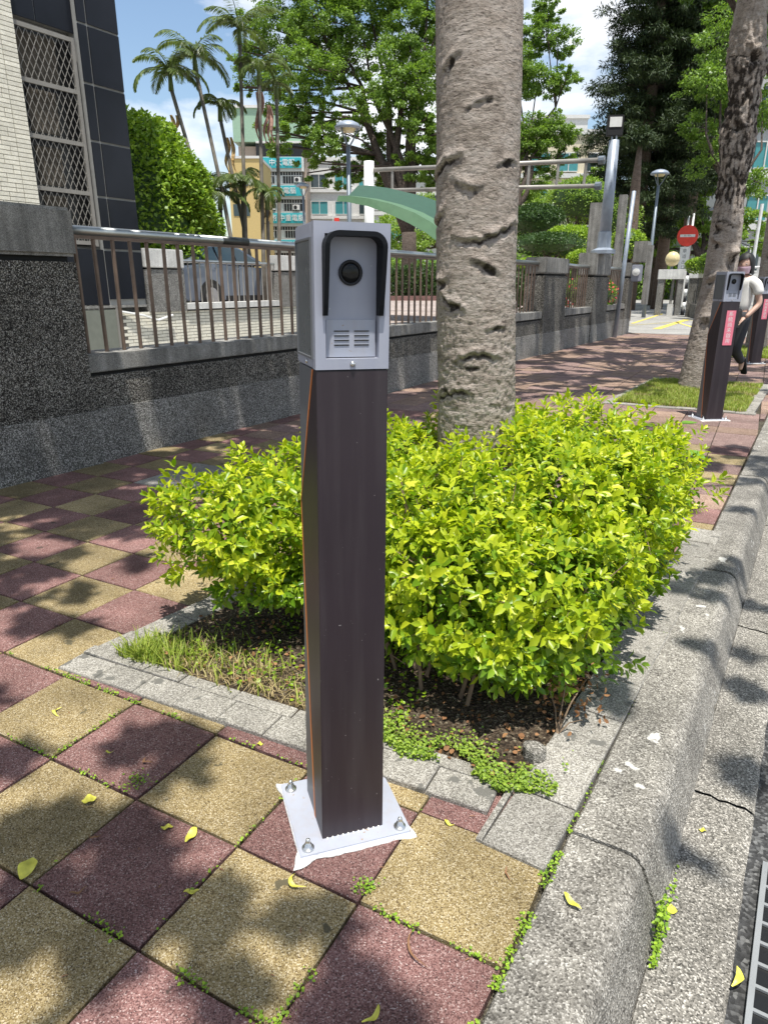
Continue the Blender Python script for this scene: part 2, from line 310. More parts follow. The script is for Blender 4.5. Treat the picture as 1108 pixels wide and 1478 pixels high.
def barkmat(name, ca, cb, cc):
    m, t, b = nodes(name); b.inputs['Roughness'].default_value = .92; b.inputs['Specular IOR Level'].default_value = .2
    g = N(t, 'ShaderNodeNewGeometry').outputs['Position']
    mpn = N(t, 'ShaderNodeMapping'); mpn.inputs['Scale'].default_value = (1, 1, 2.2); t.links.new(g, mpn.inputs['Vector'])
    n1 = N(t, 'ShaderNodeTexNoise'); n1.inputs['Scale'].default_value = 9; n1.inputs['Detail'].default_value = 10; n1.inputs['Roughness'].default_value = .7; t.links.new(mpn.outputs[0], n1.inputs['Vector'])
    ra = N(t, 'ShaderNodeValToRGB'); e = ra.color_ramp.elements; e[0].position = .28; e[0].color = (*ca, 1); e[1].position = .75; e[1].color = (*cc, 1)
    k = e.new(.46); k.color = (*cb, 1); t.links.new(n1.outputs['Fac'], ra.inputs[0])
    mp2 = N(t, 'ShaderNodeMapping'); mp2.inputs['Scale'].default_value = (1, 1, 3.6); t.links.new(g, mp2.inputs['Vector'])
    n2 = N(t, 'ShaderNodeTexNoise'); n2.inputs['Scale'].default_value = 42; n2.inputs['Detail'].default_value = 8; n2.inputs['Roughness'].default_value = .7; t.links.new(mp2.outputs[0], n2.inputs['Vector'])
    r2 = N(t, 'ShaderNodeValToRGB'); r2.color_ramp.elements[0].position = .36; r2.color_ramp.elements[0].color = (.12,.1,.09,1); r2.color_ramp.elements[1].position = .47; r2.color_ramp.elements[1].color = (1,1,1,1)
    t.links.new(n2.outputs['Fac'], r2.inputs[0])
    mu = N(t, 'ShaderNodeMix', data_type='RGBA', blend_type='MULTIPLY'); mu.inputs['Factor'].default_value = .75
    t.links.new(ra.outputs[0], mu.inputs['A']); t.links.new(r2.outputs[0], mu.inputs['B']); at_ = N(t, 'ShaderNodeAttribute', attribute_name='scar'); n9 = N(t, 'ShaderNodeTexNoise'); n9.inputs['Scale'].default_value = 26; n9.inputs['Detail'].default_value = 10; n9.inputs['Roughness'].default_value = .75; t.links.new(g, n9.inputs['Vector'])
    ad = N(t, 'ShaderNodeMath', operation='MULTIPLY_ADD'); ad.inputs[1].default_value = 1.0; t.links.new(at_.outputs['Fac'], ad.inputs[0]); sb = N(t, 'ShaderNodeMath', operation='SUBTRACT'); sb.inputs[1].default_value = .5; t.links.new(n9.outputs['Fac'], sb.inputs[0]); s9 = N(t, 'ShaderNodeMath', operation='MULTIPLY'); s9.inputs[1].default_value = 2.4; t.links.new(sb.outputs[0], s9.inputs[0]); t.links.new(s9.outputs[0], ad.inputs[2])
    r9 = N(t, 'ShaderNodeMapRange'); r9.inputs['From Min'].default_value = .38; r9.inputs['From Max'].default_value = .95; t.links.new(ad.outputs[0], r9.inputs['Value'])
    m9 = N(t, 'ShaderNodeMix', data_type='RGBA'); m9.inputs['B'].default_value = (.045,.036,.03,1); t.links.new(r9.outputs[0], m9.inputs['Factor']); t.links.new(mu.outputs['Result'], m9.inputs['A']); t.links.new(m9.outputs['Result'], b.inputs['Base Color'])
    n6 = N(t, 'ShaderNodeTexNoise'); n6.inputs['Scale'].default_value = 30; n6.inputs['Detail'].default_value = 9; n6.inputs['Roughness'].default_value = .7; t.links.new(mpn.outputs[0], n6.inputs['Vector'])
    bp = N(t, 'ShaderNodeBump'); bp.inputs['Strength'].default_value = .9; bp.inputs['Distance'].default_value = .018; t.links.new(n6.outputs['Fac'], bp.inputs['Height']); t.links.new(bp.outputs[0], b.inputs['Normal'])
    return m
M['bark'] = barkmat('pale_bark', (.13,.105,.085), (.35,.295,.25), (.52,.46,.41))
M['bark_far'] = barkmat('dark_bark', (.03,.024,.02), (.08,.062,.05), (.16,.13,.11))
M['bark_pine'] = barkmat('brown_bark', (.06,.045,.035), (.15,.11,.085), (.24,.19,.15))
M['palmtrunk'] = flat('palm_trunk', (.14,.125,.10), .85, var=.35, bscale=30)

# ================================================================== GROUND AND PAVING
WX_, KX = -3.385, 0.655
MB().add([(-400,-60,-.30),(400,-60,-.30),(400,700,-.30),(-400,700,-.30)], [(0,1,2,3)]).build('ground', M['drive']).update_tag()
tag(bpy.data.objects['ground'], kind='structure')
tag(MB().add([(.86,-6,-.146),(6.5,-6,-.146),(6.5,60,-.146),(.86,60,-.146)], [(0,1,2,3)]).build('road', M['asphalt']), kind='structure')
pave = thing('pavement', None, None, kind='structure')
MB().add([(-3.4,-6,-.024),(.70,-6,-.024),(.70,19.5,-.024),(-3.4,19.5,-.024)], [(0,1,2,3)]).build('joint_bed', M['sand'], pave)
TH = 0.0582; TC, TS = math.cos(TH), math.sin(TH); TW, TL = 1.0948*.3, .3
def t2w(i, j): return Vector((i*TW*TC - j*TL*TS, i*TW*TS + j*TL*TC, 0))
PL = [(-.99, .30, .62, 2.86), (-.95, 6.75, .55, 9.3), (-.95, 12.9, .55, 15.4)]   # planters x0,y0,x1,y1
PHI = R(6.2)
def tilemesh(mat, seed):
    rr = random.Random(seed); g = .0035; hw, hl = TW/2-g, TL/2-g; c = .003
    vs = []; n = 5
    def outline(ins, z, jit):
        pts = []
        for (ax, ay, bx, by) in ((-1,-1,1,-1),(1,-1,1,1),(1,1,-1,1),(-1,1,-1,-1)):
            for k in range(n):
                f = k/n; x = (ax+(bx-ax)*f)*(hw-ins); y = (ay+(by-ay)*f)*(hl-ins)
                pts.append((x+rr.uniform(-jit, jit), y+rr.uniform(-jit, jit), z))
        return pts
    a = outline(0, -.03, 0); b = outline(0, -c, .0012); d = outline(.003, 0, .0012)
    m = MB(); L = 4*n; m.add(a+b+d, [(i, (i+1) % L, L+(i+1) % L, L+i) for i in range(L)]+[(L+i, L+(i+1) % L, 2*L+(i+1) % L, 2*L+i) for i in range(L)]+[tuple(range(2*L, 3*L))])
    return m.mesh('paver', mat)
TM = {k: [tilemesh(M[k], s) for s in range(3)] for k in ('yellow_paver', 'red_paver', 'grey_paver', 'tan_paver', 'rose_paver')}
cand = []
for i in range(-13, 4):
    for j in range(-9, 68):
        c = t2w(i+.5, j+.5)
        if c.x > KX+.10 or c.x < WX_-.1 or c.y < -2.2: continue
        if any(x0+.16 < c.x < x1-.1 and y0+.2 < c.y < y1-.1 for x0, y0, x1, y1 in PL): continue
        kk = 'yellow_paver' if (i+j) % 2 else 'red_paver'
        g = Vector((-2.45, 2.25, 0))
        if c.y > 3.4: kk = random.choice(['red_paver','tan_paver','yellow_paver','tan_paver']) if (i+j) % 2 else random.choice(['rose_paver','red_paver','rose_paver'])
        if c.y > 5.2: kk = random.choice(['rose_paver','tan_paver'])
        if (c-g).length < .36: kk = 'grey_paver'
        cand.append(((c-Vector((CAM.x, CAM.y, 0))).length, i, j, c, kk))
def inview(c):
    v = c-CAM; z = v.dot(FWD)
    if z < .2: return False
    x = 554+990*v.dot(RGT)/z; y = 739-990*v.dot(UP)/z
    return -160 < x < 1268 and y < 1700
cand.sort(key=lambda a: (not inview(a[3]), a[0]))
extra = {k: MB() for k in TM}
def clipx(poly, X, keep_less=True):
    out = []
    for a, b in zip(poly, poly[1:]+poly[:1]):
        ia, ib = (a.x <= X) == keep_less, (b.x <= X) == keep_less
        if ia: out.append(a)
        if ia != ib: f = (X-a.x)/(b.x-a.x); out.append(a.lerp(b, f))
    return out
cnt = 0
for d, i, j, c, kk in cand:
    z = random.uniform(-.0025, .0015)
    if c.x > KX-.2 or c.x < WX_+.2:      # cut tiles along the kerb and the wall
        g = .0035; f = [(-1,-1),(1,-1),(1,1),(-1,1)]
        poly = [c + Vector((TC*(u*(TW/2-g))-TS*(v*(TL/2-g)), TS*(u*(TW/2-g))+TC*(v*(TL/2-g)), 0)) for u, v in f]
        poly = clipx(poly, KX-.012) if c.x > 0 else clipx(poly, WX_-.02, False)
        if len(poly) < 3: continue
        mm = MB(); n = len(poly); mm.add([p+Vector((0,0,z-.03)) for p in poly]+[p+Vector((0,0,z)) for p in poly], [tuple(range(n, 2*n))]+[(q, (q+1) % n, n+(q+1) % n, n+q) for q in range(n)])
        if cnt < 300 and d < 9: link('paver', mm.mesh('paver', M[kk]), pave); cnt += 1
        else: extra[kk].add(mm.v, mm.f)
        continue
    Mx = Matrix.Translation(c+Vector((0,0,z))) @ Matrix.Rotation(TH + random.choice((0, PI)), 4, 'Z') @ Matrix.Rotation(random.uniform(-.006,.006), 4, 'X') @ Matrix.Rotation(random.uniform(-.006,.006), 4, 'Y')
    if cnt < 300: link('paver', random.choice(TM[kk]), pave, M=Mx); cnt += 1
    else: extra[kk].box(-TW/2+.004, TW/2-.004, -TL/2+.004, TL/2-.004, -.03, 0, Mx)
for k, mm in extra.items():
    if mm.v: tag(mm.build('distant_pavers', M[k], pave), kind='stuff')
# planter edging stones
edg = thing('planter_edging', None, None, kind='structure')
def stone(a, b, c, d, z=.012, t=.05, mat='grey_paver', name='edging_stone', par=None):
    # quad stone a,b,c,d (ground points), chamfered
    cen = (a+b+c+d)/4; q = [cen+(p-cen)*.982 for p in (a,b,c,d)]; p2 = [cen+(p-cen)*.95 for p in (a,b,c,d)]
    zz = z+random.uniform(-.003,.003); tl = Vector((random.uniform(-.01,.01), random.uniform(-.01,.01), 0))
    top = [Vector((p.x, p.y, zz+(p-cen).dot(tl))) for p in p2]; mid = [Vector((p.x, p.y, zz-.004+(p-cen).dot(tl))) for p in q]; bot = [Vector((p.x, p.y, -t)) for p in q]
    m = MB(); m.add(bot+mid+top, [(i, (i+1) % 4, 4+(i+1) % 4, 4+i) for i in range(4)]+[(4+i, 4+(i+1) % 4, 8+(i+1) % 4, 8+i) for i in range(4)]+[(8,9,10,11)])
    o = m.build(name, M[mat], par if par else edg); return o
V2 = lambda x, y: Vector((x, y, 0))
def strip(p, q, w, n, nrm):
    for k in range(n):
        a = p.lerp(q, k/n); b = p.lerp(q, (k+1)/n); stone(a, b, b+nrm*w, a+nrm*w)
for pi_, (x0, y0, x1, y1) in enumerate(PL[:2]):
    if pi_ == 0:
        A, B = V2(-1.06, .255), V2(.50, .40); du = (B-A).normalized(); nr = Vector((-du.y, du.x, 0))
        strip(A, V2(.46,.395), .105, 9, nr); strip(A+nr*.107+du*.0, V2(.46,.395)+nr*.107, .05, 7, nr); stone(V2(.47,.30), V2(.485,.30), V2(.485,.56), V2(.47,.56))
        strip(V2(.485, .30), V2(.545, 2.9), .155, 12, Vector((-1,.02,0))*-1)       # right, next to the kerb
        strip(A+Vector((.0,.12,0)), V2(-.90, 2.95), .13, 14, Vector((1,0,0)))
        strip(V2(-.90, 2.9), V2(.5, 3.0), .11, 7, Vector((0,1,0)))
    else:
        strip(V2(x0, y0), V2(x1, y0+.08), .11, 8, Vector((0,1,0))); strip(V2(x0, y0+.1), V2(x0+.05, y1), .11, 12, Vector((1,0,0))); strip(V2(x1-.02, y0+.1), V2(x1, y1), .12, 12, Vector((-1,0,0)))
# soil sheets
for (x0, y0, x1, y1) in PL:
    nx, ny = 40, 60; vs = []; fs = []
    for a in range(nx+1):
        for b in range(ny+1):
            x = x0+.05+(x1-x0-.14)*a/nx; y = y0+.10+(y1-y0-.06)*b/ny + (x-x0)*.09*(1-b/ny)
            e = min(a, nx-a, b, ny-b)/3; z = .004 + .006*min(1, e) + .016*noise.noise(Vector((x*6, y*6, 0)))*min(1, e)+.008*noise.noise(Vector((x*22, y*22, 3)))
            vs.append((x, y, z))
    for a in range(nx):
        for b in range(ny): q = a*(ny+1)+b; fs.append((q, q+ny+1, q+ny+2, q+1))
    tag(MB().add(vs, fs).build('soil', M['soil'], smooth=True), kind='structure')
# kerb stones with a rounded nose
kerb = thing('kerb', None, None, kind='structure')
def kprof():
    pr = [(KX+.004, -.16), (KX, -.004), (KX+.006, .006)]
    for k in range(9):
        a = PI/2*k/8*.86; pr.append((KX+.125+.055*math.sin(a), .010-.055*(1-math.cos(a))))
    pr += [(.885, -.16)]
    return pr
yb = [-2.4, -1.45, -.5, .45, 1.40]
while yb[-1] < 22: yb.append(yb[-1]+.95)
for a, b in zip(yb, yb[1:]):
    pr = kprof(); nseg = 14; vs = []; n = len(pr); sh = random.uniform(-.003, .003); zz = random.uniform(-.003, .003)
    for s in range(nseg+1):
        e = 0 if s in (0, nseg) else 1; y = a+.004+(b-a-.008)*(s/nseg if 0 < s < nseg else s/nseg)
        for (x, z) in pr:
            nn = noise.noise(Vector((x*14, y*9, z*14)))*.002 + noise.noise(Vector((x*50, y*50, z*50)))*.0012
            shr = 0 if e else -.004
            vs.append((x+sh+(nn if x > KX+.02 else nn*.3)+shr, y, z+zz+(nn if z > -.15 else 0)+shr))
    fs = [(s*n+k, s*n+k+1, (s+1)*n+k+1, (s+1)*n+k) for s in range(nseg) for k in range(n-1)]+[tuple(range(n)), tuple(reversed(range(nseg*n, nseg*n+n)))]
    MB().add(vs, fs).build('kerb_stone', M['concrete'], kerb, smooth=False)
# gutter apron slabs
gut = thing('gutter', None, None, kind='structure')
gy = [-2.3, -.2, .93, 2.1, 3.6, 5.5, 8, 11, 15, 20]
for a, b in zip(gy, gy[1:]):
    vs = []; fs = []; nx, ny = 8, 26
    for i in range(nx+1):
        for j in range(ny+1):
            f = i/nx; x = .872+.175*f; y = a+.005+(b-a-.01)*j/ny
            jag = .012*noise.noise(Vector((x*30, a*9, 1))) if j == 0 else (.012*noise.noise(Vector((x*30, b*9, 1))) if j == ny else 0)
            z = -.128-.012*f - (.03*max(0, (f-.8)/.2)**2) + .004*noise.noise(Vector((x*20, y*12, 0)))
            vs.append((x, y+jag, z))
    n1 = len(vs)
    for j in range(ny+1): vs.append((1.05, a+.005+(b-a-.01)*j/ny, -.26))
    for i in range(nx):
        for j in range(ny): q = i*(ny+1)+j; fs.append((q, q+ny+1, q+ny+2, q+1))
    for j in range(ny): q = nx*(ny+1)+j; fs.append((q, n1+j, n1+j+1, q+1))
    MB().add(vs, fs).build('gutter_slab', M['gutter_concrete'], gut, smooth=True)
# drain grate in the road
gr = thing('drain_grate', 'galvanised steel drain grate set in the road at the gutter edge', 'drain grate', (1.06, -.55, -.142))
fr = MB(); fr.box(0,.012,0,1.30,-.03,.012); fr.box(.47,.482,0,1.30,-.03,.012); fr.box(.012,.47,0,.012,-.03,.012); fr.box(.012,.47,1.288,1.30,-.03,.012)
fr.build('frame', M['grate'], gr)
MB().add([(0,0,.0035),(.482,0,.0035),(.482,1.3,.0035),(0,1.3,.0035)], [(0,1,2,3)]).build('pit', M['dark'], gr)
bar = MB().box(0,.458,-.004,.004,0,.006).mesh('bar', M['grate'])
for k in range(21): link('bar', bar, gr, (.012, .06+k*.058, .0045))
lb = MB().box(-.004,.004,0,1.276,0,.0045).mesh('long_bar', M['grate'])
for k in range(6): link('long_bar', lb, gr, (.055+k*.075, .012, .0115))
# raised yard behind the wall and the drive beyond it
yd = MB(); yd.add([(-9.95,-2,.60),(-9.95,14.75,.60),(-9.6,14.75,.60),(-3.75,5.45,.60),(-3.75,18.3,.60),(-6.5,29,.60),(-120,140,.60),(-120,-2,.60)], [(0,1,2,3,4,5,6,7)])
tag(yd.build('yard', M['yard']), kind='structure')
drv = MB().add([(-60,18.6,.004),(.8,18.6,.004),(.8,70,.004),(-60,70,.004)], [(0,1,2,3)]).build('driveway', M['drive']); tag(drv, kind='structure')
def ground_stripe(p, q, w, z=.009):
    d = (q-p).normalized(); s = Vector((-d.y, d.x, 0))*w/2; return [(p-s)+Vector((0,0,z)), (q-s)+Vector((0,0,z)), (q+s)+Vector((0,0,z)), (p+s)+Vector((0,0,z))]
ym = MB()
for a, b, wd in (((947,475),(992,461),.22), ((912,467),(955,453),.12), ((975,465),(1005,474),.10), ((905,470),(1008,462),.05)):
    pa, pb = on_z(*a), on_z(*b); ym.add(ground_stripe(V2(pa.x, pa.y), V2(pb.x, pb.y), wd), [(0,1,2,3)])
ym.build('road_marking', M['yellow_line'], drv)

# ================================================================== BOUNDARY WALL
bw = thing('boundary_wall', 'dark pebble dashed low wall with pillars and rusty steel railing beside the pavement', 'wall')
x1 = WX_; x0 = WX_-.32
def wall_run(y0, y1):
    MB().box(x0, x1, y0, y1, .385, .62).build('upper_panel', M['pebble'], bw)
    MB().box(x0-.012, x1+.012, y0, y1, -.06, .385).build('lower_panel', M['pebble_low'], bw)
    MB().box(x0+.02, x1-.025, y0, y1, .62, .648).build('groove', M['groove'], bw)
    MB().box(x0-.01, x1+.015, y0, y1, .648, .771).build('coping', M['cap'], bw, bevel=.008)
def pillar(y0, y1, h=1.72):
    p = MB().box(x0-.03, x1+.03, y0, y1, .385, 1.385).build('pillar', M['pebble'], bw)
    MB().box(x0-.04, x1+.04, y0, y1+.002, -.06, .385).build('plinth', M['pebble_low'], p)
    MB().box(x0+.02, x1-.01, y0+.03, y1-.03, 1.385, 1.42).build('groove', M['groove'], p)
    MB().box(x0-.045, x1+.045, y0-.01, y1+.015, 1.42, h).build('pillar_cap', M['cap'], p, bevel=.02)
pillar(-1.5, 2.17); wall_run(2.17, 11.57); pillar(11.57, 12.84, 1.70); wall_run(12.84, 14.75); pillar(14.75, 15.95, 1.88); wall_run(15.95, 17.75); pillar(17.75, 18.35, 1.75)
bal = MB(); bal.tube([(0,0,0),(0,0,.81)], .0145, 8, False); balm = bal.mesh('baluster', M['rust'], True)
XR = (x0+x1)/2+.04
for ya, yb_ in ((2.2, 11.55), (12.86, 14.73), (15.97, 17.73)):
    MB().tube([(XR, ya-.02, 1.597), (XR, yb_, 1.597)], .034, 14).build('handrail', M['rail'], bw, smooth=True)
    MB().box(XR-.02, XR+.02, ya, yb_, 1.545, 1.567).build('rail_channel', M['rust'], bw)
    n = int((yb_-ya-.1)/.155)
    for k in range(n+1):
        o = link('baluster', balm, bw, (XR, ya+.085+k*.155, .76)); o.rotation_euler = (random.uniform(-.006,.006), random.uniform(-.006,.006), 0)
MB().tube([(XR, 3.70, 1.597), (XR, 4.02, 1.597)], .037, 14).build('rail_sleeve', M['railband'], bw, smooth=True)

# ================================================================== CAMERA POSTS
def seg_text(s, size, mat, parent, Mx, name='lettering', ext=.0004):
    cu = bpy.data.curves.new(name, 'FONT'); cu.body = s; cu.size = size; cu.align_x = 'CENTER'; cu.align_y = 'CENTER'; cu.extrude = ext; cu.resolution_u = 2
    tmp = bpy.data.objects.new(name, cu); COL.objects.link(tmp); dg = bpy.context.evaluated_depsgraph_get(); dg.update()
    me = bpy.data.meshes.new_from_object(tmp.evaluated_get(dg)); bpy.data.objects.remove(tmp); me.materials.clear(); me.materials.append(mat)
    return link(name, me, parent, M=Mx)
def camera_post(loc, rz, label, sticker=False, tilt=(0, 0), sc=1.0, hscale=1.0):
    # local frame: front face is at y=-D, x right, z up
    t = thing('camera_post', label, 'camera post', loc, rz, 'camera posts along the kerb')
    t.rotation_euler = (tilt[0], tilt[1], rz)
    W, D = .074*sc, .086*sc; Wt, Dt = .0705*sc*hscale, .080*sc*hscale; H1, H2 = 1.092, 1.352
    f = lambda z: (W+(Wt-W)*z/H1, D+(Dt-D)*z/H1)
    def hexa(xa, xb, ya, yb2, z0, z1, name, mat, par=t, bev=0):   # fractions of half sizes
        m = MB(); vs = []
        for z in (z0, z1):
            w_, d_ = f(z); vs += [(xa*w_, ya*d_, z), (xb*w_, ya*d_, z), (xb*w_, yb2*d_, z), (xa*w_, yb2*d_, z)]
        m.add(vs, [(0,3,2,1),(4,5,6,7),(0,1,5,4),(1,2,6,5),(2,3,7,6),(3,0,4,7)]); return m.build(name, mat, par, bevel=bev)
    hexa(-.985, .985, -.97, 1, .008, H1, 'column', M['grey_side'])
    hexa(-1, 1, -1.0, -.972, .008, H1, 'front_cover', M['brown_panel'], bev=.002)
    # side flanges of the cover: narrow at top, widening, then tapering down
    prof = [(H1-.0, .16), (H1-.10, .45), (H1-.30, .985), (.55, .80), (.25, .60), (.01, .42)]
    for sg in (-1, 1):
        m = MB(); vs = []; vo = []
        for z, fr_ in prof:
            w_, d_ = f(z); X = sg*w_; X2 = sg*(w_-.004)
            vs.append([(X2, -d_*.99, z), (X, -d_*.99, z), (X, -d_+2*d_*fr_, z), (X2, -d_+2*d_*fr_, z)])
        A = [p for q in vs for p in q]; n = len(prof)
        m.add(A, [(4*i+k, 4*i+(k+1) % 4, 4*i+4+(k+1) % 4, 4*i+4+k) for i in range(n-1) for k in range(4)]+[(0,1,2,3), (4*n-4,4*n-3,4*n-2,4*n-1)])
        m.build('side_flange', M['brown_panel'], t)
        m = MB(); vs = []
        for z, fr_ in prof:
            w_, d_ = f(z); y = -d_+2*d_*fr_; X = sg*(w_+.0008); e = .009
            if y+e > d_*.995: e = .003
            vs += [(X-sg*.006, y, z), (X, y, z), (X, y+e, z), (X-sg*.006, y+e, z)]
        m.add(vs, [(4*i+k, 4*i+(k+1) % 4, 4*i+4+(k+1) % 4, 4*i+4+k) for i in range(n-1) for k in range(4)]+[(0,1,2,3)])
        m.build('orange_trim', M['orange'], t)
    # head: back box and a front frame round the recess
    w_, d_ = Wt*1.015, Dt*1.015
    z0, z1 = H1+.002, H2; ro = .70; rz0, rz1 = H1+.022, H2-.020; rb = -d_+.020
    hd = MB().box(-w_, w_, rb+.002, d_, z0, z1).build('head_housing', M['grey_paint'], t, bevel=.003)
    m = MB(); xr = w_*.72
    m.box(-w_, -xr, -d_, rb+.002, z0, z1); m.box(xr, w_, -d_, rb+.002, z0, z1); m.box(-xr, xr, -d_, rb+.002, z0, rz0); m.box(-xr, xr, -d_, rb+.002, rz1, z1)
    m.build('front_frame', M['grey_paint'], t)
    MB().box(-xr+.001, xr-.001, rb-.003, rb+.001, rz0+.001, rz1-.001).build('recess_panel', M['grey_paint'], t)
    # louvred panel at the bottom of the recess
    lp = MB().box(-xr+.004, xr-.004, rb-.007, rb-.0035, rz0+.002, rz0+.070).build('speaker_panel', M['plate_paint'], t)
    sl = MB().box(-.0145,.0145,-.0005,.0005,-.0011,.0011).mesh('slot', M['dark'])
    for cx in (-.018, .021):
        for k in range(4): link('slot', sl, lp, (cx, rb-.0075, rz0+.024+k*.0085))
    # lens
    ln = MB(); RX = Matrix.Rotation(PI/2, 4, 'X')
    ln.lathe([(.0215,0),(.0225,.002),(.0225,.004),(.0195,.005),(.0185,.0035),(.004,.003)], n=28, M=Matrix.Translation((0, rb-.003, H2-.085)) @ RX); lo = ln.build('lens', M['black'], t, smooth=True)
    gl = MB().lathe([(.0184,0),(.015,.0012),(.009,.002),(.001,.0022)], n=24, M=Matrix.Translation((0, rb-.0062, H2-.085)) @ RX); gl.build('lens_glass', M['lens'], lo, smooth=True)
    # visor: rounded arch shell with flaps running down both sides
    path = []; vw = w_*.80; rr_ = .026; top = H2-.016; bot = H2-.160
    path.append((-vw, bot)); 
    for k in range(6): path.append((-vw, bot+(top-rr_-bot)*(k+1)/6))
    for k in range(1, 8): a = PI-PI/2*k/7; path.append((-vw+rr_+rr_*math.cos(a), top-rr_+rr_*math.sin(a)))
    path += [(-x, z) for x, z in reversed(path)]
    th = .0085; m = MB(); ring = []
    for i, (x, z) in enumerate(path):
        a = path[max(i-1, 0)]; b = path[min(i+1, len(path)-1)]; dx, dz = b[0]-a[0], b[1]-a[1]; l = math.hypot(dx, dz) or 1; nx_, nz_ = dz/l, -dx/l
        h = (z-bot)/(top-bot); dep = .010 + .021*min(1, max(0, h)/.85)**.8; ya, yb3 = -d_+.010, -d_-dep+.002
        wt = th
        ring += [(x-nx_*0, ya, z), (x, yb3, z), (x+nx_*wt, yb3, z+nz_*wt), (x+nx_*wt, ya, z+nz_*wt)]
    n = len(path); m.add(ring, [(4*i+k, 4*i+(k+1) % 4, 4*i+4+(k+1) % 4, 4*i+4+k) for i in range(n-1) for k in range(4)]+[(0,1,2,3), (4*n-4,4*n-3,4*n-2,4*n-1)])
    m.build('visor', M['visor'], t)
    # side windows with rim
    for sg in (-1, 1):
        X = sg*w_; wn = MB().box(*sorted((X-sg*.001, X+sg*.0012)), -d_*.72, d_*.80, H1+.024, H2-.030).build('side_window', M['window_film'], t)
        m = MB(); a, b = sorted((X, X+sg*.0035)); e = .004
        m.box(a,b,-d_*.72-e,-d_*.72,H1+.020,H2-.026); m.box(a,b,d_*.80,d_*.80+e,H1+.020,H2-.026); m.box(a,b,-d_*.72,d_*.80,H1+.020,H1+.024); m.box(a,b,-d_*.72,d_*.80,H2-.030,H2-.026)
        m.build('window_rim', M['grey_side'], wn)
    MB().lathe([(.0055,0),(.0055,.002),(.003,.0045)], n=10, M=Matrix.Translation((.0, -d_, H1+.012)) @ RX).build('screw', M['bolt'], t, smooth=True)
    MB().lathe([(.0045,0),(.0045,.002),(.002,.004)], n=10, M=Matrix.Translation((-w_, -.01, H1+.012)) @ Matrix.Rotation(-PI/2, 4, 'Y')).build('screw', M['bolt'], t, smooth=True)
    # plate, bolts, mortar
    pl = MB().box(-.135, .135, -.125, .130, .002, .010).build('base_plate', M['plate_paint'], t, bevel=.002)
    bm_ = MB(); bm_.lathe([(.0145,0),(.0145,.003),(.0125,.0031),(.0115,.006),(.0085,.0061),(.0085,.013),(.006,.0135),(.0058,.022),(.0045,.026),(.001,.028)], n=16); bmm = bm_.mesh('anchor_bolt', M['bolt'], True)
    for sx, sy in ((-1,-1),(1,-1),(1,1),(-1,1)): link('anchor_bolt', bmm, t, (sx*.112, sy*.103, .010))
    m = MB(); random.seed(int(loc[1]*10)); vs = []; keepf = f; NP = 260; hx, hy = .135, .1275; per = []
    for k in range(NP):
        u = k/NP*4; e, f = int(u), u-int(u)
        px, py = [(-hx+2*hx*f, -hy), (hx, -hy+2*hy*f), (hx-2*hx*f, hy), (-hx, hy-2*hy*f)][e]; nx_, ny_ = [(0,-1), (1,0), (0,1), (-1,0)][e]
        cor = max(0, 1-min(f, 1-f)*9); base_w = [.0062, .0004, .001, .0012][e]
        nxt = [(1,0), (0,1), (-1,0), (0,-1)][e]; prv = [(-1,0), (0,-1), (1,0), (0,1)][e]
        c2 = max(0, 1-(1-f)*14); c1 = max(0, 1-f*14); dx_, dy_ = nx_+nxt[0]*c2+prv[0]*c1, ny_+nxt[1]*c2+prv[1]*c1; l_ = math.hypot(dx_, dy_); dx_, dy_ = dx_/l_, dy_/l_
        big = {0: (f < .5)*.016+(f >= .5)*.017, 1: (f < .5)*.015+(f >= .5)*.004, 2: .004, 3: (f >= .5)*.016+(f < .5)*.010}[e]
        nz_ = noise.noise(Vector((px*34, py*34, loc[1]))); n2_ = noise.noise(Vector((px*120, py*120, loc[1]))); wv = max(.0006, base_w*(1+.7*nz_)+big*cor*(.8+.6*nz_)+.0016*n2_*(base_w > .002 or cor > .2)); cy0 = py+.0025
        vs += [(px-dx_*.002, cy0-dy_*.002, .0065), (px+dx_*wv*.35, cy0+dy_*wv*.35, .0055+.0025*min(1, wv/.008)+.0015*n2_), (px+dx_*wv*.8, cy0+dy_*wv*.8, .0045*min(1, wv/.006)+.0012*nz_+.001), (px+dx_*wv, cy0+dy_*wv, -.001)]
    m.add(vs, [(4*i+j, 4*i+j+1, 4*((i+1) % NP)+j+1, 4*((i+1) % NP)+j) for i in range(NP) for j in range(3)])
    m.build('mortar_bead', M['mortar'], t, smooth=True); f = keepf
    m = MB()
    for k in range(11): m.lathe([(.0028,0),(.0022,.0022),(.0006,.003)], (-W+.012+k*.0125, -D-.0015, .010), 6)
    tag(m.build('weld_beads', M['mortar'], t), kind='stuff')
    if sticker:
        zc = .86; w0, d0 = f(zc); st = MB().box(-.040*sc+.012, .040*sc+.012, -d0-.0042, -d0-.0030, zc-.155, zc+.155).build('sticker', M['pink'], t)
        for k, ch in enumerate('系統尚未啟用'):
            seg_text(ch, .046, M['white'], st, Matrix.Translation((.012, -d0-.0044, zc+.122-k*.048)) @ Matrix.Rotation(PI/2, 4, 'X'))
    return t
camera_post((.1475, .222, 0), R(50), 'grey and dark brown camera post nearest the viewer bolted down in front of the shrub', tilt=(0, R(.9)))
camera_post((.175, 6.40, 0), R(36), 'dark camera post with a full pink sticker standing before the grassy tree pit', True, sc=1.09, hscale=1.06)
camera_post((.095, 12.15, 0), R(30), 'farthest dark camera post with pink sticker cut off by the right edge', True, sc=1.09, hscale=1.06)
random.seed(21)

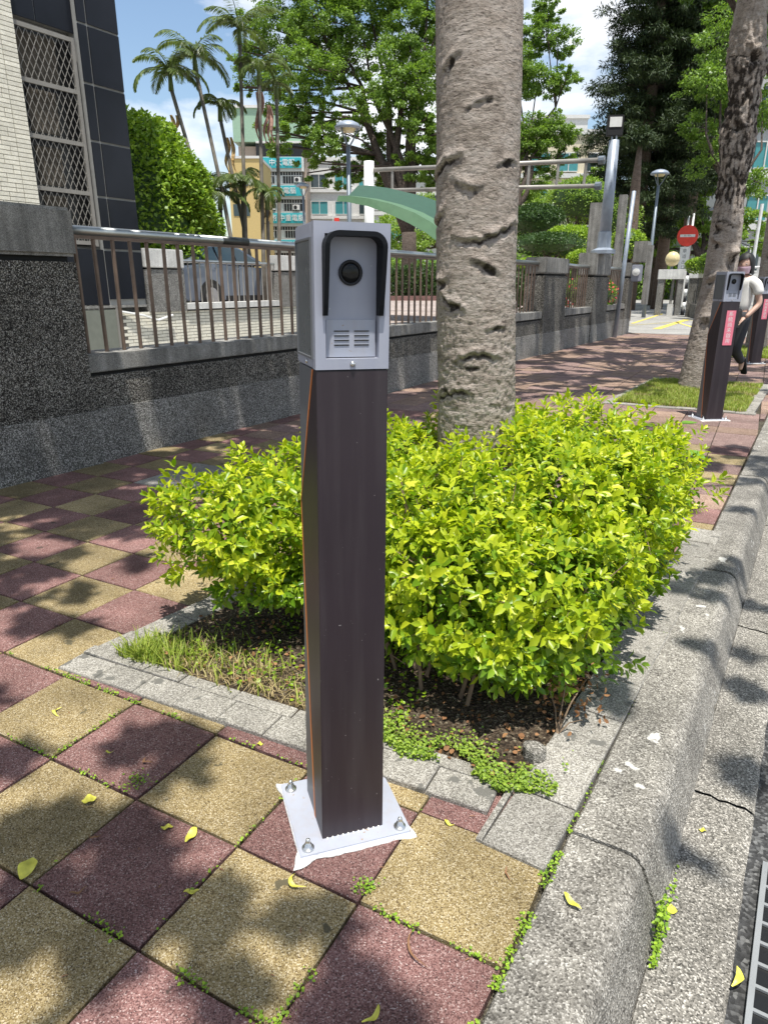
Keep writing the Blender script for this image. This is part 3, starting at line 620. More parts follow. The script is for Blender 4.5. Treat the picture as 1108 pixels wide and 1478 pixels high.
# ================================================================== STREET TREES
def trunk_mesh(pts, rads, nz=260, na=96, amp=.012, scars=(), seed=0, top=None):
    cracks = [(1.66, 3.5, 1.3), (1.43, 4.5, 1.9), (1.50, 3.2, 1.1), (1.16, 4.0, .9), (.93, 4.6, 1.2), (.78, 3.6, 1.5)] if seed == 1 else ([(2.9, 3.2, 3.0), (3.55, 3.2, 3), (1.9, 3.6, 2)] if seed == 2 else [])
    pts = [Vector(p) for p in pts]; m = len(pts)
    def ev(t):
        f = t*(m-1); i = min(int(f), m-2); u = f-i
        p0, p1, p2, p3 = pts[max(i-1,0)], pts[i], pts[i+1], pts[min(i+2,m-1)]
        p = .5*((2*p1)+(-p0+p2)*u+(2*p0-5*p1+4*p2-p3)*u*u+(-p0+3*p1-3*p2+p3)*u**3); return p, rads[i]*(1-u)+rads[i+1]*u
    vs = []; sd_ = seed*17.3; dk = []
    for a in range(nz+1):
        p, r = ev(a/nz)
        for k in range(na):
            th = 2*PI*k/na; c, s = math.cos(th), math.sin(th); q = Vector((c*r, s*r, p.z))
            n1 = noise.noise(Vector((q.x*4+sd_, q.y*4, q.z*2.2)))*.9
            n2 = noise.noise(Vector((q.x*24+sd_, q.y*24, q.z*44)))
            n3 = noise.noise(Vector((q.x*60, q.y*60+sd_, q.z*95)))
            rough = .6 + 1.2*max(0, min(1, (1.35-p.z)/.5))
            sc_ = 0.0; n4 = noise.noise(Vector((q.x*28+5, q.y*28, q.z*42+sd_))); cr0 = 1-min(1, abs(n4)*9)
            d = amp*(n1*.3 + rough*(.20*n2 + .20*n3 - .30*cr0) - rough*.35*max(0, n2-.25))
            for (za, tha, size, dep) in scars:
                dz = (p.z-za-.03*math.sin(th*3+za*9))/size; dth = abs((th-tha+PI) % (2*PI)-PI)
                wdt = 1.0 if size > .5 else math.exp(-(dth/.30)**2)
                if abs(dz) < 3: sc_ = max(sc_, wdt*math.exp(-((dz+.25)*1.15)**2)*(.62+1.5*noise.noise(Vector((th*5, p.z*14, za+3)))))
                if abs(dz) < 3: d += dep*wdt*(math.exp(-((dz-.5)*1.6)**2)-1.3*math.exp(-((dz+.35)*2.2)**2))*(1+1.2*noise.noise(Vector((th*7, p.z*20, za))))
            for zc, lo_, hi2 in cracks:
                u = (th-lo_) % (2*PI)
                if u < hi2:
                    dz2 = p.z-zc-.035*math.sin(u*2.1+zc*7)-.014*noise.noise(Vector((th*6, zc*9, 2))); k2 = math.exp(-(dz2/.009)**2)*min(1, u*3, (hi2-u)*3); d -= .013*k2; d += .008*math.exp(-((dz2-.022)/.014)**2); sc_ = max(sc_, k2*.95)
            vs.append((p.x+c*(r+d), p.y+s*(r+d), p.z)); dk.append(max(0, min(1, sc_*1.3)))
    V = np.array(vs); A = np.arange(nz)[:,None]; K = np.arange(na)[None,:]; K2 = (K+1) % na
    F = np.stack([A*na+K, A*na+K2, (A+1)*na+K2, (A+1)*na+K], -1).reshape(-1, 4)
    return V, F, dk
def leafcloud(cents, rads, n, L, Wd, seed, T=RH_T, F=RH_F, shell=.55, up=.5, flat_=1.0, droop=0.0, sub=None, subr=.35):
    g = np.random.default_rng(seed); cents = np.array(cents, float); rads = np.array(rads, float)
    if rads.ndim == 1: rads = np.repeat(rads[:,None], 3, 1)
    if sub:   # leaf sprays: small clumps inside each big clump, so that the crown has gaps
        vol = rads.prod(1)**.55; pick = g.choice(len(cents), sub, p=vol/vol.sum()); u = unit(g.normal(size=(sub, 3))); r = g.uniform(shell, 1.08, (sub, 1))
        sc_ = cents[pick]+u*r*rads[pick]; sr = np.repeat((subr*g.uniform(.5, 1.25, sub)*rads[pick].mean(1))[:,None], 3, 1); sr[:,2] *= .55
        pk = g.integers(0, sub, n); u2 = unit(g.normal(size=(n, 3))); P = sc_[pk]+u2*(g.uniform(0, 1, (n, 1))**.5)*sr[pk]; U = unit(P-cents[pick][pk])
    else:
        vol = rads.prod(1)**.67; pick = g.choice(len(cents), n, p=vol/vol.sum()); U = unit(g.normal(size=(n, 3))); P = cents[pick]+U*g.uniform(shell, 1.03, (n, 1))*rads[pick]
    Nn = unit(U*.5+np.array([0, 0, up])+g.normal(size=(n, 3))*.45); D = unit(U+g.normal(size=(n, 3))*.8+np.array([0, 0, -.3-droop])); 
    return leaves(P, D, Nn, L*g.uniform(.7, 1.2, n), Wd*g.uniform(.7, 1.2, n), T, F)
def street_tree(name, label, base, pts, rads, scars, seed, nz, na, crown_c, crown_r, nleaf, group, crownL=.11):
    t = thing(name, label, 'tree', base, 0, group)
    V, F, dk = trunk_mesh(pts, rads, nz, na, .011, scars, seed)
    me = npmesh('trunk', V, F, M['bark']); at_ = me.attributes.new('scar', 'FLOAT', 'POINT'); at_.data.foreach_set('value', dk); me.polygons.foreach_set('use_smooth', [True]*len(me.polygons)); tr = link('trunk', me, t)
    g = random.Random(seed); top = Vector(pts[-1]); m = MB()
    for ci, (c, r) in enumerate(zip(crown_c, crown_r)):
        if ci % 4 or (c[1] < .6 and c[0] > -1.2 and c[1] > -4): continue
        c = Vector(c); st = Vector(pts[-2]).lerp(top, g.uniform(0, 1)); mid = st.lerp(c, .5)+Vector((g.uniform(-.2,.2), g.uniform(-.2,.2), .25)); m.tube([st, mid, c], [.05, .03, .012], 6)
        for k in range(4):
            e = c+Vector((g.gauss(0, 1), g.gauss(0, 1), g.gauss(0, .6)))*r*.6; m.tube([mid.lerp(c, .6), mid.lerp(e, .6)+Vector((0,0,.1)), e], [.014, .009, .004], 5)
    if seed == 1:
        for a0, b0, r0 in (((.05,-.10,3.4),(.40,-.46,5.6),.020), ((.12,-.02,3.3),(.62,-.50,5.9),.024), ((-.02,-.14,3.5),(.20,-.62,5.8),.014)): m.tube([a0, Vector(a0).lerp(Vector(b0), .5)+Vector((.03,.02,0)), b0], [r0, r0*.9, r0*.6], 7)  # limbs out of view, added to cast streaks of shade on the trunk
    tag(m.build('branches', M['bark_far'], t, smooth=True), kind='stuff')
    V, F = leafcloud(crown_c, crown_r, nleaf, crownL, crownL*.62, seed, shell=.25, up=.8, sub=int(nleaf/34), subr=.33)
    tag(link('crown', npmesh('crown', V, F, M['crown']), t), kind='stuff')
    return t
def crown_clumps(seed, n, R_, z0, z1, r0=.5, r1=.9, cx=0, cy=0, hole=.0):
    g = random.Random(seed); cs = []; rs = []
    while len(cs) < n:
        a = g.uniform(0, 2*PI); d = R_*math.sqrt(g.uniform(hole, 1)); cs.append((cx+d*math.cos(a), cy+d*math.sin(a), g.uniform(z0, z1))); rs.append(g.uniform(r0, r1))
    return cs, rs
TREES = [(-.285,1.86), (-.26,8.55), (.05,-4.35), (-.1,15.0)]
CROWN = {i: ([], []) for i in range(4)}
gc = random.Random(17); made = 0
while made < 520:
    X, Y = (gc.uniform(-4.2, 2.6), gc.uniform(-3.2, 17)) if made < 330 else ((gc.uniform(-3.5, -.4), gc.uniform(3.0, 15.5)) if made < 450 else (gc.uniform(-3.7, -2.2), gc.uniform(-.5, 6))); r = gc.uniform(.16, .42); e_ = r*1.45
    if -1.05-e_ < X < .95+e_ and .0-e_ < Y < 2.9+e_: continue                    # open sky over the shrub and the near post
    if -1.2-e_ < X < .95+e_ and -1.2 < Y < .3+e_: continue
    if Y > 5.8 and X > -1.5 and Y < 7.2: continue
    z = gc.uniform(4.9, 7.4) if Y < 8 else gc.uniform(5.8, 8.6)
    x, y = X+.17*z, Y-.187*z
    ti = min(range(4), key=lambda k: math.hypot(x-TREES[k][0], y-TREES[k][1]))
    if math.hypot(x-TREES[ti][0], y-TREES[ti][1]) > 4.1: continue
    vz = Vector((x, y, z))-CAM; dz = vz.dot(FWD); yp = 739-990*(vz.dot(UP)-r*1.3)/dz if dz > 0 else -1
    if dz > 0 and yp > 20 and abs(vz.dot(RGT)/dz) < .62: continue       # the crowns stay above the picture
    CROWN[ti][0].append((x-TREES[ti][0], y-TREES[ti][1], z)); CROWN[ti][1].append(r); made += 1
# sprays that throw the separate blots of shade on the near pavers, the kerb and the gutter
for px, py, r, zz in ((30,1110,.10,0),(70,1135,.08,0),(200,1050,.11,0),(245,1080,.08,0),(225,1120,.09,0),(100,1185,.08,0),(120,1262,.08,0),(185,1235,.09,0),(60,1350,.08,0),(180,1320,.10,0),(140,1365,.09,0),(20,1200,.08,0),
        (440,1375,.07,0),(560,1415,.08,0),(640,1425,.07,0),(480,1450,.09,0),(300,1345,.06,0),(360,1395,.06,0),(70,1030,.09,0),(130,890,.12,0),(60,900,.12,0),(20,830,.13,0),(90,850,.10,0),(170,930,.08,0),(150,1000,.07,0),(15,1010,.09,0),
        (1010,930,.09,0),(1045,830,.12,0),(1065,745,.12,0),(1000,860,.07,0),(965,735,.14,0),(1000,665,.16,0),(1080,690,.12,0),(1050,650,.15,0),(1065,1000,.08,-.13),(1090,1060,.07,-.13),(1080,950,.10,-.13),(1095,880,.12,-.13),(1070,1130,.05,-.13),(905,1010,.05,0),(1020,1270,.05,-.13)):
    v = FWD + RGT*((px-554)/990.3) - UP*((py-739)/990.3); g_ = CAM + v*((zz-CAM.z)/v.z); z = gc.uniform(4.7, 5.6); x, y = g_.x+.17*z, g_.y-.187*z
    ti = min(range(4), key=lambda k: math.hypot(x-TREES[k][0], y-TREES[k][1]))
    r *= .88
    for q in range(3): CROWN[ti][0].append((x-TREES[ti][0]+gc.uniform(-r, r)*.8, y-TREES[ti][1]+gc.uniform(-r, r)*.8, z+gc.uniform(-.1,.1))); CROWN[ti][1].append(r*.75)
cc, cr_ = CROWN[0]
t1p = [(.0,.0,-.1),(.02,0,.6),(-.01,0,1.3),(-.03,.0,2.0),(-.06,0,2.8),(-.05,.02,3.8),(.05,.05,5.4)]
sc1 = [(za, tt, sz*.55, dp*.27) for za, tt, sz, dp in [(1.62, 4.9, .05, .030), (2.02, 4.4, .045, .028), (2.35, 4.1, .03, .03), (2.42, 5.0, .025, .028), (1.86, 5.2, .03, .018),
       (1.28, 4.0, .05, .04), (1.30, 5.4, .045, .038), (1.18, 4.5, .03, .025), (.95, 5.0, .03, .02), (1.66, 5.9, .03, .025), (.8, 4.2, .03, .02), (1.05, 5.7, .03, .022), (1.45, 5.6, .03, .03)]]
street_tree('street_tree', 'pale barked street tree with a thick trunk rising out of the lime green shrub', (-.285, 1.86, 0), t1p, [.190,.168,.163,.165,.160,.150,.12], sc1, 1, 560, 220, cc, cr_, 46000, 'street trees along the kerb')
cc, cr_ = CROWN[1]
sc2 = [(2.55, 4.6, .6, .03), (2.9, 4.6, .10, .05), (1.9, 4.2, .09, .03), (1.55, 5.5, .12, .05), (1.3, 4.4, .07, .04), (3.3, 4.4, .55, .035), (3.6, 5.2, .1, .05), (1.7, 4.3, .06, .045), (.8, 4.6, .1, .02)]
street_tree('street_tree', 'dark scarred street tree in the grass behind the second camera post', (-.26, 8.55, 0), [(.0,0,-.1),(.03,0,.6),(.09,0,1.3),(.08,0,2.3),(.06,0,3.3),(.02,0,4.2),(.1,.1,5.8)], [.23,.185,.18,.17,.165,.15,.12], sc2, 2, 300, 110, cc, cr_, 42000, 'street trees along the kerb')
# second limb that joins the trunk of the far street tree
cc, cr_ = CROWN[2]
street_tree('street_tree', 'street tree behind the viewer whose leaves shade the coloured pavers', (.05, -4.35, 0), [(0,0,-.1),(0,0,1.3),(0,0,2.6),(.05,0,3.8),(0,.1,5)], [.21,.18,.17,.16,.12], [], 3, 60, 30, cc, cr_, 36000, 'street trees along the kerb')
cc, cr_ = CROWN[3]
street_tree('street_tree', 'street tree shading the pavement near the far camera post', (-.1, 15.0, 0), [(0,0,-.1),(.02,0,1.3),(0,0,2.6),(.05,0,3.8),(0,.1,5)], [.20,.17,.16,.15,.12], [(1.8, 4.5, .1, .03)], 4, 100, 50, cc, cr_, 36000, 'street trees along the kerb')

# ================================================================== THE GOLDEN SHRUB
sh = thing('golden_shrub', 'lime green broad shrub overflowing its tree pit round the trunk', 'shrub', (0, 0, 0))
LOB = [((-.42,1.0,.28),(.24,.26,.15)), ((-.28,1.32,.34),(.30,.30,.20)), ((-.74,.80,.43),(.28,.26,.15)), ((-.66,1.12,.47),(.32,.36,.16)), ((-.55,1.6,.44),(.38,.40,.20)), ((-.35,2.1,.40),(.42,.42,.26)),
       ((-.02,1.12,.36),(.36,.34,.28)), ((.12,1.6,.42),(.42,.48,.26)), ((.14,2.15,.42),(.42,.45,.28)), ((.30,1.70,.38),(.30,.46,.25)), ((.33,2.25,.34),(.22,.40,.22)), ((-.50,1.22,.30),(.24,.26,.15)), ((-.6,.92,.33),(.2,.2,.12)),
       ((.14,.88,.34),(.28,.20,.22)), ((.36,1.08,.30),(.26,.30,.22)), ((-.06,.96,.28),(.18,.16,.14)), ((-.64,.86,.27),(.20,.18,.12)), ((-.50,1.02,.20),(.18,.18,.11)), ((.26,.84,.25),(.20,.14,.12)), ((.38,1.30,.28),(.20,.3,.2)), ((-.22,.98,.20),(.14,.12,.09))]
lc = np.array([l[0] for l in LOB]); lr = np.array([l[1] for l in LOB])
def sprigs(n, seed, rmin, rmax):
    g = np.random.default_rng(seed); area = (lr[:,0]*lr[:,1]+lr[:,0]*lr[:,2]+lr[:,1]*lr[:,2]); pk = g.choice(len(lc), n, p=area/area.sum())
    U = unit(g.normal(size=(n, 3))); ph = lc[pk]
    wob = 1+.11*np.sin(ph[:,0]*9+U[:,0]*7+U[:,1]*5)+.09*np.sin(U[:,2]*9+U[:,1]*11+pk)
    P = ph+U*lr[pk]*(g.uniform(rmin, rmax, n)*wob)[:,None]
    ins = np.zeros(n, bool)
    for i in range(len(lc)):
        q = ((P-lc[i])/(lr[i]*(rmin*.93)))**2; ins |= (q.sum(1) < 1) & (pk != i)
    ok = ~ins & (P[:,2] > .03)
    ok &= ~((np.hypot(P[:,0]+.28, P[:,1]-1.86) < .20))
    P, U = P[ok], U[ok]; D = unit(U*np.array([1,1,.8])+np.array([0,0,.45])+g.normal(size=P.shape)*.28)
    return P, D
def sprig_leaves(P, D, seed, L=.036, pairs=4):
    g = np.random.default_rng(seed); n = len(P); oP = []; oD = []; oN = []; oL = []
    e = unit(np.cross(D, g.normal(size=D.shape))); f = np.cross(D, e); sl = g.uniform(.7, 1.25, n)
    for k in range(pairs):
        h = (k/(pairs-1)); ang = k*PI/2+g.uniform(-.3, .3, n)
        for s in (0, PI):
            a = (ang+s)[:,None]; rad = e*np.cos(a)+f*np.sin(a)
            tilt = .35+.75*h + g.uniform(-.2,.2,n); d = rad*np.cos(tilt)[:,None]+D*np.sin(tilt)[:,None]
            d = d+np.array([0,0,-.10])
            p = P + D*(h*.040*sl)[:,None] - D*.02
            nn = unit(D*1.0-rad*.4+np.array([0,0,.5])+g.normal(size=P.shape)*.2)
            oP.append(p+rad*.003); oD.append(d); oN.append(nn); oL.append(L*sl*(1.0-.35*h)*g.uniform(.8,1.1,n))
    return np.concatenate(oP), np.concatenate(oD), np.concatenate(oN), np.concatenate(oL)
P_, D_ = sprigs(7600, 11, .84, 1.19)
lp_, ld_, ln_, ll_ = sprig_leaves(P_, D_, 12, .047)
# the leaves that show largest and nearest become parts of their own
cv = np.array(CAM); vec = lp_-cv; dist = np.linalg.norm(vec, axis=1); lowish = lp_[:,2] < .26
front = ((lp_[:,1] < 1.05) & (lp_[:,0] > -.02)) | ((lp_[:,0] < -.55) & (lp_[:,1] < 1.0))
scorev = dist + np.where(front, 0, 5) - ll_*12
idx = np.argsort(scorev); pick = idx[:1800][::6][:300]; mask = np.ones(len(lp_), bool); mask[pick] = False
leafm = npmesh('leaf', *leaves(np.zeros((1,3)), np.array([[1.,0,0]]), np.array([[0,0,1.]]), 1.0, .52), M['bush'])
for i in pick:
    d = Vector(ld_[i]).normalized(); nn = Vector(ln_[i]); s = nn.cross(d).normalized(); nn = d.cross(s); L = ll_[i]
    link('leaf', leafm, sh, M=Matrix(((d.x*L, s.x*L, nn.x*L, lp_[i][0]), (d.y*L, s.y*L, nn.y*L, lp_[i][1]), (d.z*L, s.z*L, nn.z*L, lp_[i][2]), (0,0,0,1))))
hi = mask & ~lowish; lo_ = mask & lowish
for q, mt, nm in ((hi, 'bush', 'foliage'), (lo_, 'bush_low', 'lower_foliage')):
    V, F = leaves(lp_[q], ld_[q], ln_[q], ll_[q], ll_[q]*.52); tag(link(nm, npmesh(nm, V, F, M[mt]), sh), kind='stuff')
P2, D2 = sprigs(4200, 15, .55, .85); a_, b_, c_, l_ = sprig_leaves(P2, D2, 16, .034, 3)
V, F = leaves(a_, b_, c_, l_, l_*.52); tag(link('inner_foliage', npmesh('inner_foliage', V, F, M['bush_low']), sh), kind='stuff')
tw = MB()
for i in range(70):
    k = random.randrange(len(LOB)); c, r = LOB[k]
    if c[0] < -.55 and random.random() < .7: continue
    e = Vector(c)+Vector([random.gauss(0, .45)*q for q in r]); b = Vector((e.x*.72-.02+random.uniform(-.05,.05), max(.75, e.y*.85+.1), -.02))
    tw.tube([b, b.lerp(e, .5)+Vector((random.uniform(-.05,.05), random.uniform(-.05,.05), .05)), e], [.008, .006, .003], 5)
for i in range(0, len(P_), 5):
    p = Vector(P_[i]); d = Vector(D_[i]); tw.tube([p-d*.09+Vector((random.uniform(-.02,.02),)*3), p], [.0025, .0014], 3, False)
tag(tw.build('twigs', M['twig'], sh), kind='stuff')
# heart shaped climber leaves on the far right of the shrub
vine = thing('climber', 'broad pale green climber leaves sprawling over the right side of the shrub', 'plant', (.38, 2.55, 0))
hm = MB(); hp = [(0,0),(.10,.28),(.32,.46),(.58,.42),(.82,.22),(1,0),(.82,-.22),(.58,-.42),(.32,-.46),(.10,-.28)]
hv = [(x, y, .10*abs(y)-.12*x*x) for x, y in hp]+[(.12,0,0),(.5,0,-.05)]
hm.add(hv, [(10,1,0),(10,2,1),(10,11,3,2),(11,4,3),(11,5,4),(11,6,5),(11,7,6),(10,8,7,11),(10,9,8),(10,0,9)]); hme = hm.mesh('leaf', M['vine'], True)
for (px, py, dd, s, rz) in ((945,622,3.50,.14,.3),(968,632,3.55,.11,-.6),(938,655,3.35,.12,2.6),(990,650,3.4,.11,-.3),(962,680,3.2,.10,-1.2),(925,612,3.6,.10,1.2),(985,612,3.7,.09,.8)):
    p = at(px, py, dd)-Vector(vine.location); link('leaf', hme, vine, M=Matrix.Translation(p) @ Matrix.Rotation(rz, 4, 'Z') @ Matrix.Rotation(random.uniform(-.2,.5), 4, 'Y') @ Matrix.Scale(s, 4))
    
# ================================================================== GRASS, CREEPER, WEEDS
def blades(pts, h, wd, seed, mat, name, lean=.5):
    g = np.random.default_rng(seed); n = len(pts); a = g.uniform(0, 2*PI, n); dr = np.stack([np.cos(a), np.sin(a), np.zeros(n)], 1); s = np.stack([-np.sin(a), np.cos(a), np.zeros(n)], 1)
    H = h*g.uniform(.4, 1.25, n); ln = g.uniform(.1, 1, n)*lean; V = []
    for f, ww in ((0, 1), (.5, .8), (1, 0)):
        c = pts + np.array([0,0,1.])*(H*f*(1-.25*ln*f))[:,None] + dr*(H*ln*f*f)[:,None]
        V += ([c-s*wd*.5*ww, c+s*wd*.5*ww] if ww else [c])
    V = np.stack(V, 1); b = np.arange(n)[:,None]*5
    F3 = np.concatenate([b+[0,1,3], b+[0,3,2], b+[2,3,4]]); return tag(link(name, npmesh(name, V.reshape(-1,3), F3, M[mat])), kind='stuff')
g = np.random.default_rng(4)
def patch(n, cx, cy, sx, sy, z=.0, seed=0):
    q = np.random.default_rng(seed); return np.stack([q.normal(cx, sx, n), q.normal(cy, sy, n), np.full(n, z)], 1)
gp = np.concatenate([patch(560,-.87,.46,.045,.06,0,1), patch(260,-.76,.50,.08,.07,0,2), patch(140,-.60,.56,.12,.09,0,3), patch(60,-.30,.60,.14,.08,0,5)])
gp = gp[(gp[:,1] > .40+.09*(gp[:,0]+1)) & (gp[:,0] > -.96) & (gp[:,1] < 1.1)]
tag(blades(gp, .075, .006, 3, 'grass', 'grass_tuft', .9), 'green grass tuft at the left corner of the shrub pit', 'grass')
gd = np.concatenate([patch(900,-.45,.53,.24,.07,0,7), patch(300,-.1,.50,.1,.05,0,8)]); gd = gd[(gd[:,1] > .42+.09*(gd[:,0]+1)) & (gd[:,0] > -.9)]
gd[:,2] = .008
tag(blades(gd, .035, .003, 5, 'drygrass', 'dry_grass', 2.0), 'flattened straw coloured dry grass along the pit edge', 'dry grass')
def creeper(P, L, mat, name, seed, lab, cat):
    q = np.random.default_rng(seed); n = len(P); D = unit(np.stack([q.normal(size=n), q.normal(size=n), q.normal(.1, .35, n)], 1)); Nn = unit(np.array([0,0,1.])+q.normal(size=(n,3))*.35)
    Ls = L*q.uniform(.5, 1.2, n); V, F = leaves(P, D, Nn, Ls, Ls*.85); return tag(link(name, npmesh(name, V, F, M[mat])), lab, cat, kind='stuff')
q = np.random.default_rng(31); n = 3300; X = q.uniform(-.02, .58, n); Y = .475+.04*X+np.abs(q.normal(0, .055, n))+.02*np.sin(X*25); Z = q.uniform(.012, .035, n)
ok = noise_ok = np.array([noise.noise(Vector((x*9, y*9, 0)))+.35-(y-.5)*1.8 > 0 for x, y in zip(X, Y)])
creeper(np.stack([X,Y,Z],1)[ok], .010, 'creeper', 'creeping_weed', 1, 'small round leaved creeper covering the front edge of the soil', 'ground cover')
n = 700; X = q.uniform(-.8, .1, n); Y = q.uniform(.5, .95, n); Z = q.uniform(.012, .03, n)
creeper(np.stack([X,Y,Z],1), .016, 'bush_low', 'soil_weed', 2, 'sparse dark weeds on the shaded soil under the shrub', 'weeds')
n = 1100; X = q.uniform(-.9, .5, n); Y = q.uniform(.5, 1.6, n); Z = q.uniform(.010, .022, n)
creeper(np.stack([X,Y,Z],1), .018, 'dead', 'leaf_litter', 3, 'brown leaf litter scattered on the soil of the shrub pit', 'leaf litter')
# weeds in the joints, thick along some lines
def joint_line(a, b, dens, wd=.006, z=.002):
    a = Vector(a); b = Vector(b); L_ = (b-a).length; nn = int(L_*dens*.75); out = []
    for _ in range(nn):
        f = random.random(); p = a.lerp(b, f)
        if noise.noise(Vector((p.x*11, p.y*11, 5))) > -.08: s = random.gauss(0, wd); d = (b-a).normalized(); out.append((p.x-d.y*s, p.y+d.x*s, z+random.uniform(0,.008)))
    return out
JP = []
J = lambda i0, j0, i1, j1, dn, wd=.006: JP.extend(joint_line(t2w(i0, j0), t2w(i1, j1), dn, wd))
J(-1,-1, 1,-1, 750,.007); J(1,-1,1,1,800,.007); J(1,0,1.9,0,450,.004); J(1,-2,1,-1,700,.006); J(1,-1,2,-1,600); J(-2,0,-1,0,250,.004); J(-2,1,-1.4,1,600,.004); J(-3,1,-2,1,700,.005); J(-2,0,-2,1,350,.004); J(-3,0,-2,0,260,.004); J(0,-1,0,1,160,.003); J(-1,-1,-1,1,120,.003); J(-1,1,.2,1,160,.003); J(-4,1,-3,1,200,.003); J(-3,1,-3,2,200,.003)
for a, b, dn, wd in (((.648,-.6),(.648,.45),1300,.008),((.648,.45),(.65,.75),300,.004),((.65,1.0),(.65,2.2),350,.005),((.50,.32),(.565,.60),600,.004),((.40,.40),(.47,.52),500,.004)):
    JP.extend(joint_line((*a,0), (*b,0), dn, wd, .0))
for (x, y, n_, s) in ((.315,.055,60,.012),(-.37,.02,70,.02),(.47,-.30,30,.01)):
    for _ in range(n_): JP.append((random.gauss(x, s), random.gauss(y, s), random.uniform(.002,.014)))
creeper(np.array(JP), .0075, 'moss', 'joint_weeds', 6, 'tiny bright green weeds growing in the joints between pavers and kerb', 'weeds')
pp = [(.883+random.gauss(0,.004), .30+abs(random.gauss(0,.13)), -.12+random.uniform(0,.012)) for _ in range(160)]+[(.876+random.gauss(0,.004), random.uniform(.36,.44), random.uniform(-.11,-.05)) for _ in range(90)]
creeper(np.array(pp), .010, 'moss', 'kerb_weed', 7, 'trailing green weed growing at the foot of the kerb face', 'weeds')
q = np.random.default_rng(8)
def rectblades(x0, y0, x1, y1, n, h, mat, name, lab, seed, wd=.006):
    X = q.uniform(x0, x1, n); Y = q.uniform(y0, y1, n); keep = np.array([noise.noise(Vector((x*3, y*3, seed)))+.28 > 0 for x, y in zip(X, Y)])
    P = np.stack([X, Y, np.zeros(n)+.004], 1)[keep]; return tag(blades(P, h, wd, seed, mat, name, .8), lab, 'grass')
rectblades(-.85, 6.9, .45, 9.15, 26000, .055, 'grass', 'verge_grass', 'short sunlit grass round the foot of the dark scarred tree', 3)
rectblades(-.85, 6.9, .45, 9.15, 9000, .04, 'drygrass', 'verge_straw', 'straw coloured dry blades mixed into the grass of the second pit', 9)
rectblades(-.85, 13.0, .45, 15.3, 12000, .07, 'grass', 'far_verge_grass', 'grass in the third tree pit beyond the standing woman', 6, .01)
# stone lump, dry twig, small things in the pit
st = MB().lathe([(.010,-.01),(.034,0),(.036,.02),(.032,.045),(.02,.052),(.002,.053)], n=9); st.v = [(x*1.0+.008*noise.noise(Vector((x*40,y*40,z*40))), y*.8+.006*noise.noise(Vector((x*50,z*40,y*40))), z+.004*noise.noise(Vector((x*60,y*40,z*10)))) for x, y, z in st.v]
s_ = st.build('stone', M['gutter_concrete'], bevel=.002); s_.location = on_z(770, 1098); tag(s_, 'rough grey stone lump sitting on the soil below the shrub', 'stone')
dry = thing('dry_twig', 'dead brown twig with curled leaves at the right front of the pit', 'twig', on_z(808, 1055))
m = MB(); 
for e in ((.04,.10,.14),(-.02,.12,.18),(.06,.0,.06),(-.06,.05,.10)):
    m.tube([(0,-.03,.005), (e[0]*.4, e[1]*.3, e[2]*.6), e], [.003,.0022,.001], 5)
m.build('stem', M['twig'], dry)
q2 = np.random.default_rng(5); n = 110; P3 = q2.normal((0,.08,.09), (.05,.05,.045), (n,3)); P3[:,2] = np.abs(P3[:,2]); V, F = leaves(P3, q2.normal(size=(n,3)), q2.normal(size=(n,3)), .02, .012); tag(link('dead_leaves', npmesh('dead_leaves', V, F, M['dead']), dry), kind='stuff')
# fallen leaves on the pavers: each its own thing
def fallen(px, py, L, rz, curl, label, mat='yleaf', wd=.42, z=.003):
    p = on_z(px, py, z); m = MB(); n = 9; vs = []; fs = []
    for i in range(n+1):
        f = i/n; w_ = wd*L*math.sin(PI*min(1, max(.03, f)))**.8*.5+.0006; bx = L*(f-.5); by = curl*L*(f-.5)**2*1.6; bz = .002+abs(curl)*L*.10*math.sin(PI*f)+.003*math.sin(f*9+px)
        vs += [(bx, by-w_, bz+.30*w_), (bx, by, bz-.0005), (bx, by+w_, bz+.35*w_)]
    for i in range(n): fs += [(3*i, 3*i+1, 3*i+4, 3*i+3), (3*i+1, 3*i+2, 3*i+5, 3*i+4)]
    m.add(vs, fs); o = m.build('fallen_leaf', M[mat], smooth=True); o.location = p; o.rotation_euler = (0, 0, rz); return tag(o, label, 'leaf', 'fallen leaves on the pavers')
